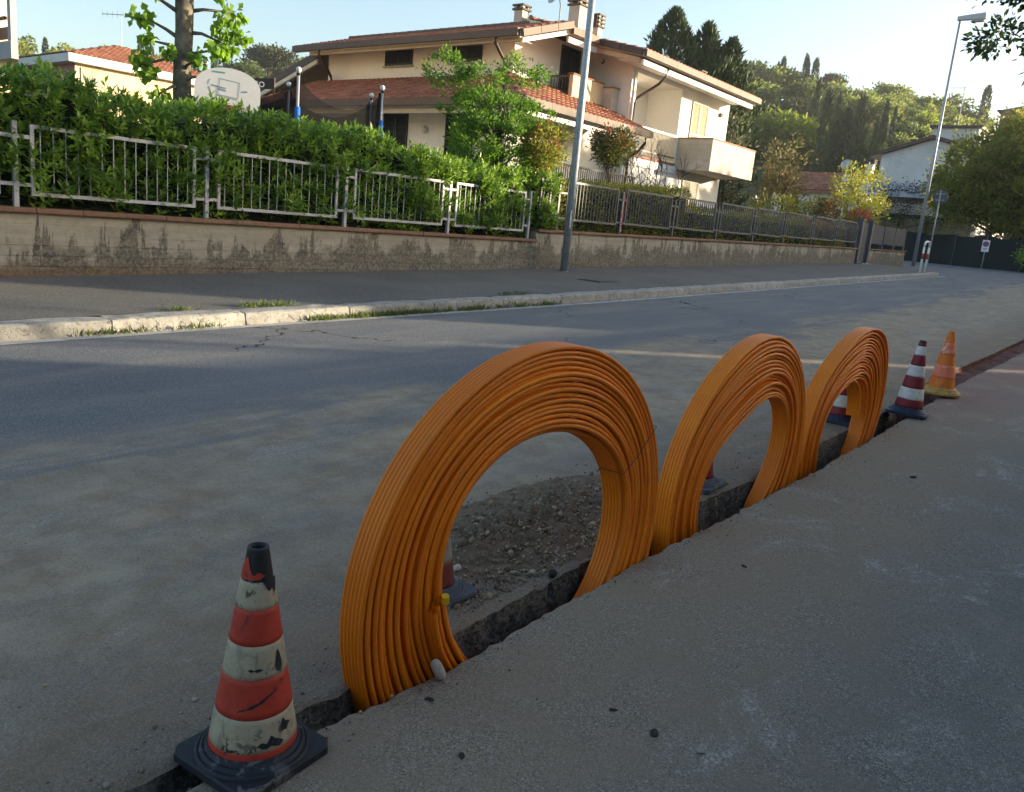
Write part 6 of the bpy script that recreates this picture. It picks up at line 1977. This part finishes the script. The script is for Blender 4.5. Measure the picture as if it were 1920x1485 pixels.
# ------------------------------------------------------------------ trees of the hillside: foot x, y, z, height, crown width
HT = {'cyp': [(-64.7, 159.4, 27.5, 7.0, 1.2), (-65.5, 159.0, 27.6, 6.0, 0.8), (-60.9, 160.8, 27.2, 7.7, 1.2), (-60.5, 161.0, 27.1, 6.9, 0.8), (-59.2, 161.5, 27.0, 7.3, 1.4), (-45.5, 126.6, 18.0, 5.4, 1.4), (-40.9, 118.7, 14.5, 6.0, 1.9), (-41.4, 124.3, 16.5, 4.7, 1.3), (-37.7, 122.8, 15.4, 5.1, 2.3), (-35.1, 125.2, 15.7, 4.6, 1.1), (-35.4, 123.0, 15.0, 2.8, 0.9), (-36.0, 133.2, 18.4, 2.6, 0.7), (-31.1, 169.2, 22.9, 7.4, 1.5), (-158.4, 67.0, 19.9, 3.7, 0.8), (-152.1, 80.4, 20.2, 5.0, 0.5), (-145.8, 91.3, 20.5, 6.1, 1.0), (-151.2, 82.1, 20.3, 4.8, 0.6)], 'bigcyp': [(-34.6, 108.1, 9.8, 8.2, 3.3)], 'pine': [(-56.0, 162.6, 26.7, 5.5, 4.1), (-126.4, 88.8, 18.7, 6.6, 7.0)], 'domepine': [(-49.1, 124.7, 18.1, 4.5, 8.4)], 'yellow': [(-41.4, 108.4, 11.1, 6.6, 7.3), (-45.7, 107.7, 11.7, 5.5, 5.9), (-32.6, 134.1, 17.8, 3.1, 5.7)], 'green': [(-31.6, 109.0, 9.7, 4.2, 4.7), (-45.4, 165.9, 25.8, 5.0, 5.4), (-41.8, 166.8, 25.2, 3.3, 4.3), (-37.9, 167.8, 24.3, 5.0, 6.3), (-35.2, 168.4, 23.7, 4.0, 5.4), (-66.6, 158.6, 27.7, 6.0, 6.5), (-70.2, 157.0, 27.4, 5.7, 6.5), (-62.9, 160.1, 27.3, 5.6, 5.4), (-50.5, 144.4, 23.8, 4.0, 4.8), (-45.9, 142.8, 22.7, 3.7, 4.7), (-43.8, 147.1, 23.3, 3.6, 4.8), (-41.1, 133.8, 19.4, 4.2, 5.3), (-49.4, 131.5, 20.2, 4.7, 5.3), (-56.2, 130.9, 21.3, 4.8, 5.4), (-72.5, 156.0, 27.2, 7.2, 5.9), (-43.9, 130.3, 18.9, 4.6, 4.3), (-38.7, 136.1, 19.7, 3.5, 4.0), (-31.8, 124.0, 14.6, 3.5, 4.0), (-32.6, 119.6, 13.4, 3.1, 3.9), (-30.5, 132.0, 16.7, 2.9, 3.8), (-53.0, 115.4, 15.3, 5.1, 5.6), (-39.7, 113.8, 12.6, 4.1, 3.8), (-30.7, 109.8, 9.8, 3.2, 3.6), (-29.4, 118.4, 12.4, 3.3, 3.8), (-37.1, 141.7, 20.9, 2.4, 3.7), (-31.7, 169.1, 23.0, 3.5, 4.3), (-38.6, 122.6, 15.4, 3.6, 3.2), (-122.0, 83.0, 17.2, 3.7, 4.6), (-138.3, 102.3, 20.8, 6.2, 6.5), (-134.2, 88.0, 19.6, 3.8, 4.0), (-136.3, 105.0, 21.0, 6.4, 5.4)]}
g = np.random.default_rng(77)
cm_ = [cyp_mesh(g, 6.0, 1.3, 900, .55, LF['cyp'], .03) for _ in range(2)]
tm_ = MB().tube([(0, 0, -.6), (0, 0, 4)], [.12, .05], 6).mesh('trunk', MT['bark'], True)
cl_ = {0: 'slim hill cypress on the crest', 8: 'broadest of the row of slim cypresses on the mid slope of the hill', 12: 'lone cypress spire above the magnolia on the crest'}
for i, (x, y, z, h, wd) in enumerate(HT['cyp']):
    far = math.hypot(x, y) > 165
    right = x > -75
    lb = cl_.get(i) if i in (8, 12) else ('slim cypress standing on the crest of the wooded hill' if far and right else ('distant cypress tip beyond the left rooftops' if far else 'slim dark cypress on the slope of the wooded hill'))
    gr = None if i in (8, 12) else ('crest cypresses' if far and right else ('left distant cypresses' if far else 'slope cypresses'))
    if 5 <= i <= 11:
        x, y, h, wd = x * .86, y * .86, h * .86, wd * 1.0
        zt = 1.35 + (z - 1.35) * .86; z = hill(x, y) - .2; h += zt - z
    t = thing('cypress_tree', lb, 'tree', (x, y, z), group=gr)
    h2 = h * 1.12
    put('crown', cm_[i % 2], t, world=False, rot=(0, 0, i), scl=(max(wd, .9) * (.66 if 5 <= i <= 11 else .92) / 1.3, max(wd, .9) * (.66 if 5 <= i <= 11 else .92) / 1.3, h2 / 6.0))
    put('trunk', tm_, t, world=False)
x, y, z, h, wd = HT['bigcyp'][0]
cypress('cypress_tree', 'big dark cypress with a sunlit edge rising behind the red-roofed house', x, y, z - 3.5, h + 3.5, wd * 1.05, 5200, 46, .6, ragged=.05)
def crown_asset(seed, mat, shape):
    g = np.random.default_rng(seed)
    lobes = []
    for k in range(shape['n']):
        a = g.random() * 6.28; r = shape['r'] * g.random() ** .5
        lobes.append((r * math.cos(a), r * math.sin(a), shape['z0'] + shape['dz'] * g.random(), .28 * (.7 + .6 * g.random()), .28 * (.7 + .6 * g.random()), shape['h'] * (.7 + .6 * g.random())))
    return crown('crown', g, lobes, shape.get('cl', 120), shape.get('leaf', 2600), .055, shape.get('L', .085), shape.get('L', .085) * .6, mat, .5)
rnd = dict(n=7, r=.30, z0=.42, dz=.35, h=.22)
CR = [crown_asset(90 + k, LF[m], rnd) for k, m in enumerate(('wood1', 'wood1', 'wood2', 'wood1', 'wood2'))]
CY = [crown_asset(120 + k, LF['woody'], rnd) for k in range(2)]
CP = [crown_asset(130, LF['pine'], dict(n=9, r=.36, z0=.74, dz=.10, h=.11, cl=140, leaf=3600, L=.06)), crown_asset(131, LF['pine'], dict(n=12, r=.34, z0=.30, dz=.4, h=.20, cl=170, leaf=4200, L=.06))]
tr_ = MB().tube([(0, 0, -.12), (.01, .01, .35), (0, -.01, .62)], [.028, .02, .01], 7)
for k in range(4):
    a = k * 1.6
    tr_.tube([(0, 0, .35), (.12 * math.cos(a), .12 * math.sin(a), .5), (.24 * math.cos(a), .24 * math.sin(a), .68)], [.014, .01, .004], 5)
tr_ = tr_.mesh('trunk', MT['bark'], True)
def hilltree(nm, label, crown_me, x, y, z, h, wd, rot, group=None, sink=.3):
    t = thing(nm, label, 'tree', (x, y, z - sink), group=group)
    s3 = (wd / .95, wd / .95, (h + sink) / 1.0)
    put('crown', crown_me, t, world=False, rot=(0, 0, rot), scl=s3)
    put('trunk', tr_, t, world=False, scl=s3)
    return t
for i, ((x, y, z, h, wd), lb) in enumerate(zip(HT['pine'], ('flat-topped umbrella pine on the crest of the hill right of the crest cypresses', 'umbrella pine with a wide flat crown behind the basketball backboard'))):
    hilltree('umbrella_pine', lb, CP[0], x, y, z - 1, h + 1.6, wd * 1.15, i * 2)
x, y, z, h, wd = HT['domepine'][0]
hilltree('stone_pine', 'dark dome-shaped pine at the left of the hillside, just right of the roof corner', CP[1], x, y, z - 1, h + 1.3, wd * 1.1, 1)
for i, ((x, y, z, h, wd), lb) in enumerate(zip(HT['yellow'], ('bright yellow-green tree below the dark dome-shaped pine', 'yellow-green tree half hidden by the roof corner of the balcony house', 'glowing yellow-green tree above the white gable wall'))):
    hilltree('broadleaf_tree', lb, CY[i % 2], x, y, z - 1, h + 1.2, wd * 1.15, i)
for i, (x, y, z, h, wd) in enumerate(HT['green']):
    lf = x < -100
    lb = 'round green tree on the far hill left of the big house' if lf else 'green broadleaf tree of the hillside wood'
    gr = 'trees on the left far hill' if lf else 'trees of the hillside wood'
    if i == 0: lb, gr = 'rounded deep green tree between the big dark cypress and the white gable wall', None
    if i == 1: lb, gr = 'tall leafy tree alone on the crest above the white gable wall', None
    hilltree('broadleaf_tree', lb, CR[i % 5], x, y, z - .5, h + 1.0, wd * 1.3, i * 1.7, gr)
# the wood that clothes the hill: one mass that nobody could count
g = np.random.default_rng(99)
cnt = 0; PP = []; DD = []; LL = []
while cnt < 520:
    a = R(-78 + 78 * g.random()); r = 84 + 96 * g.random() ** .8
    if r > 172: continue
    x, y = r * math.sin(a), r * math.cos(a)
    if -38 < x < -20 and r < 100: continue
    if any(abs(math.degrees(math.atan2(x, y) - math.atan2(q[0], q[1]))) < 1.0 and r < math.hypot(q[0], q[1]) + 1 and r > math.hypot(q[0], q[1]) - 30 for q in HT['cyp'][:13]): continue
    z = hill(x, y); hh = 1.6 + 2.4 * g.random(); ww = 1.5 + 1.6 * g.random()
    n = 150
    d = unit(g.normal(size=(n, 3))); d[:, 2] = np.abs(d[:, 2]) * 1.0 - .15
    q = .6 + .4 * g.random(n)
    PP.append(np.array([x, y, z + hh * .45]) + d * np.array([ww, ww, hh]) * q[:, None] * .62); DD.append(d + g.normal(size=(n, 3)) * .6); LL.append(.55 * (.6 + .8 * g.random(n)))
    cnt += 1
P = np.concatenate(PP); D = np.concatenate(DD); L_ = np.concatenate(LL)
V, F = kites(P, D, L_, L_ * .6, g)
struct('woods', npmesh('woods', V, F, LF['woods']), 'stuff')

# ================================================================== across the street, mostly out of the picture: seen bough, then objects added for shade
# the tree whose bough hangs into the upper right corner
g = np.random.default_rng(55)
t = thing('street_tree', 'dark-leaved street tree with one bough hanging into the top right corner', 'tree', (3.6, 9.8, .15))
tw = MB()
tw.tube([(3.6, 9.8, -.1), (3.55, 9.75, 1.5), (3.5, 9.7, 2.8), (3.45, 9.6, 4.4), (3.4, 9.6, 6.0)], [.20, .17, .15, .11, .05], 12)
def bough(p0, p1, p2, r): tw.tube([p0, tuple((Vector(p0) + Vector(p1)) / 2 + Vector((0, 0, .1))), p1, p2], [r, r * .8, r * .55, r * .15], 7)
bough((3.5, 9.7, 3.0), (1.2, 9.3, 4.2), (-1.0, 9.05, 3.95), .075)
bough((1.2, 9.3, 4.2), (-.2, 9.2, 4.0), (-1.45, 9.0, 3.35), .03)
bough((1.2, 9.3, 4.2), (-.4, 8.9, 4.35), (-1.7, 8.85, 3.95), .03)
bough((3.45, 9.6, 4.2), (3.0, 7.5, 5.2), (2.2, 5.6, 5.6), .07)
bough((3.45, 9.6, 4.0), (5.2, 10.4, 5.0), (6.2, 11.0, 5.3), .07)
bough((3.45, 9.6, 4.4), (3.2, 11.8, 5.5), (2.9, 13.2, 5.7), .06)
put('trunk', tw.mesh('trunk', MT['bark'], True), t)
lb = [(3.5, 9.6, 5.6, 2.4, 2.6, 1.5), (2.4, 6.6, 5.6, 1.6, 1.6, 1.0), (5.3, 10.6, 5.2, 1.6, 1.6, 1.0), (3.0, 12.4, 5.6, 1.6, 1.6, 1.0), (1.3, 9.3, 4.7, 1.2, 1.2, .7)]
put('crown', crown('crown', g, lb, 200, 12000, .28, .13, .075, LF['bough'], .3), t)
lb2 = [(-1.35, 8.95, 3.72, .30, .25, .22), (-1.15, 9.05, 3.30, .26, .25, .16), (-1.62, 8.88, 3.34, .22, .2, .12), (-.9, 9.0, 3.75, .5, .4, .25), (-1.72, 8.82, 3.78, .20, .2, .08), (-1.2, 8.95, 3.1, .18, .2, .12), (-.4, 9.1, 4.0, .6, .5, .3), (-1.35, 8.9, 3.98, .35, .3, .12)]
put('bough', crown('bough', g, lb2, 110, 5200, .055, .058, .034, LF['bough'], .2, -.1), t)
def shade_house(label, x0, y0, x1, y1, h, roofh, mat):  # plain houses added out of view to cast shade on the road
    t = thing('house', label, 'house', (x0, y0, .2))  # house added out of view to cast shade
    put('wall', MB().box((x0, y0, -.2), (x1, y1, h)).mesh('wall', MT[mat]), t)
    put('roof', poly_prism([(x0 - .4, h - .1), (x1 + .4, h - .1), ((x0 + x1) / 2, h + roofh)], 'y', y0 - .4, y1 + .4).mesh('roof', MT['tile']), t)
    n = int((y1 - y0) / 2.6)
    for f in range(max(1, int(h / 3))):
        for k in range(n):
            yy = y0 + (k + .5) * (y1 - y0) / n
            w_ = put('window', MB().box((x0 - .03, yy - .5, 1.3 + f * 2.9), (x0 - .003, yy + .5, 2.6 + f * 2.9)).mesh('window', MT['shutdk']), t)
            put('sill', MB().box((x0 - .09, yy - .6, 1.2 + f * 2.9), (x0 - .003, yy + .6, 1.28 + f * 2.9)).mesh('sill', MT['kerb']), w_)
    return t
shade_house('two-storey house added to cast shade from across the street, outside the picture on the right', 9, 9.5, 17, 19.4, 4.9, 1.0, 'cream')
shade_house('house added to cast shade from across the street behind the viewer', 8, -14, 16, 7.5, 5.4, 1.3, 'yellowr')
t = thing('sun_gap_wall', 'rendered wall added to cast shade, its narrow gap passing a streak of sun, across the street, outside the picture', 'wall', (9.0, 19.6, .4))
put('wall_face', MB().box((9.0, 19.45, -.2), (9.15, 21.66, 3.5)).mesh('wall_face', MT['whitec']), t)  # unseen wall, added so that its gap cuts one sun streak
put('wall_face', MB().box((9.0, 22.08, -.2), (9.15, 25.2, 3.5)).mesh('wall_face', MT['whitec']), t)  # unseen wall beyond the gap, added for the sun streak
def shade_hedge(label, y0, y1, h0, h1, seed):  # unseen hedges, added with heights set to shade the wall and fence
    g2 = np.random.default_rng(seed)
    ph = g2.random(4) * 6
    box_hedge('shade_hedge', label, y0, y1, 9.0, 10.2, lambda y: h0 + (h1 - h0) * (y - y0) / (y1 - y0) + .22 * math.sin(y * 1.9 + ph[0]) + .16 * math.sin(y * 4.3 + ph[1]), .2, int(1400 * (y1 - y0) / 3), .16, LF['wood2'], seed)
shade_hedge('tall conifer hedge added to cast shade across the street beyond the gapped wall, outside the picture', 25.2, 31.2, 7.0, 6.9, 81)
shade_hedge('lower stretch of added shade hedge across the street, outside the picture', 31.2, 37.0, 5.9, 6.1, 82)
shade_hedge('last stretch of added shade hedge up the street, outside the picture', 37.0, 44.0, 7.1, 7.4, 83)
shade_hedge('far tall hedge added to cast shade beyond the row of trees across the street, outside the picture', 57.0, 74.0, 7.2, 7.4, 84)
tree('street_tree', 'thin-leaved tree added to dapple the sun above the gapped wall across the street, outside the picture', 'tree', (10.5, 22.4, .3),
     [(10.5, 23.8, 5.3, .6, 1.2, .6), (10.4, 20.6, 5.9, .8, 1.0, .6), (10.4, 22.5, 6.4, 1.3, 2.2, .6)], 30, 900, .22, .16, .09, LF['wood1'], (10.5, 22.4, 5.5), 73, r0=.10)  # unseen sparse tree, added to break the sun into dapples
for i, (x, y, h, wd) in enumerate(((9.5, 45.6, 9.4, 4.2), (7.5, 8.4, 6.0, 3.4), (9.3, 49.2, 9.3, 4.0), (10.6, 51.3, 9.3, 3.4), (9.6, 53.0, 8.9, 3.8), (6.8, 3.0, 5.5, 3.6), (4.5, -5.0, 6.5, 5.0), (9.2, 57.6, 8.8, 4.2), (9.4, 62.5, 8.6, 4.2))):  # unseen trees, added and sized to block sun and sky
    hilltree('broadleaf_tree', 'leafy tree added to cast shade among the houses across the street, outside the picture', CR[i % 5], x, y, .3, h, wd, i * 1.3, 'added shade trees across the street')

# ================================================================== summer air over the valley
hz = MB().box((-315, -315, -2.2), (315, 315, 48)).mesh('haze')
hm = bpy.data.materials.new('haze_air'); hm.use_nodes = True
nt = hm.node_tree
nt.nodes.remove(nt.nodes['Principled BSDF'])
pv = nt.nodes.new('ShaderNodeVolumePrincipled')
pv.inputs['Color'].default_value = (.92, .95, 1.0, 1)
pv.inputs['Density'].default_value = .00034
pv.inputs['Anisotropy'].default_value = .25
nt.links.new(pv.outputs[0], nt.nodes['Material Output'].inputs['Volume'])
hz.materials.append(hm)
struct('haze', hz, 'stuff')
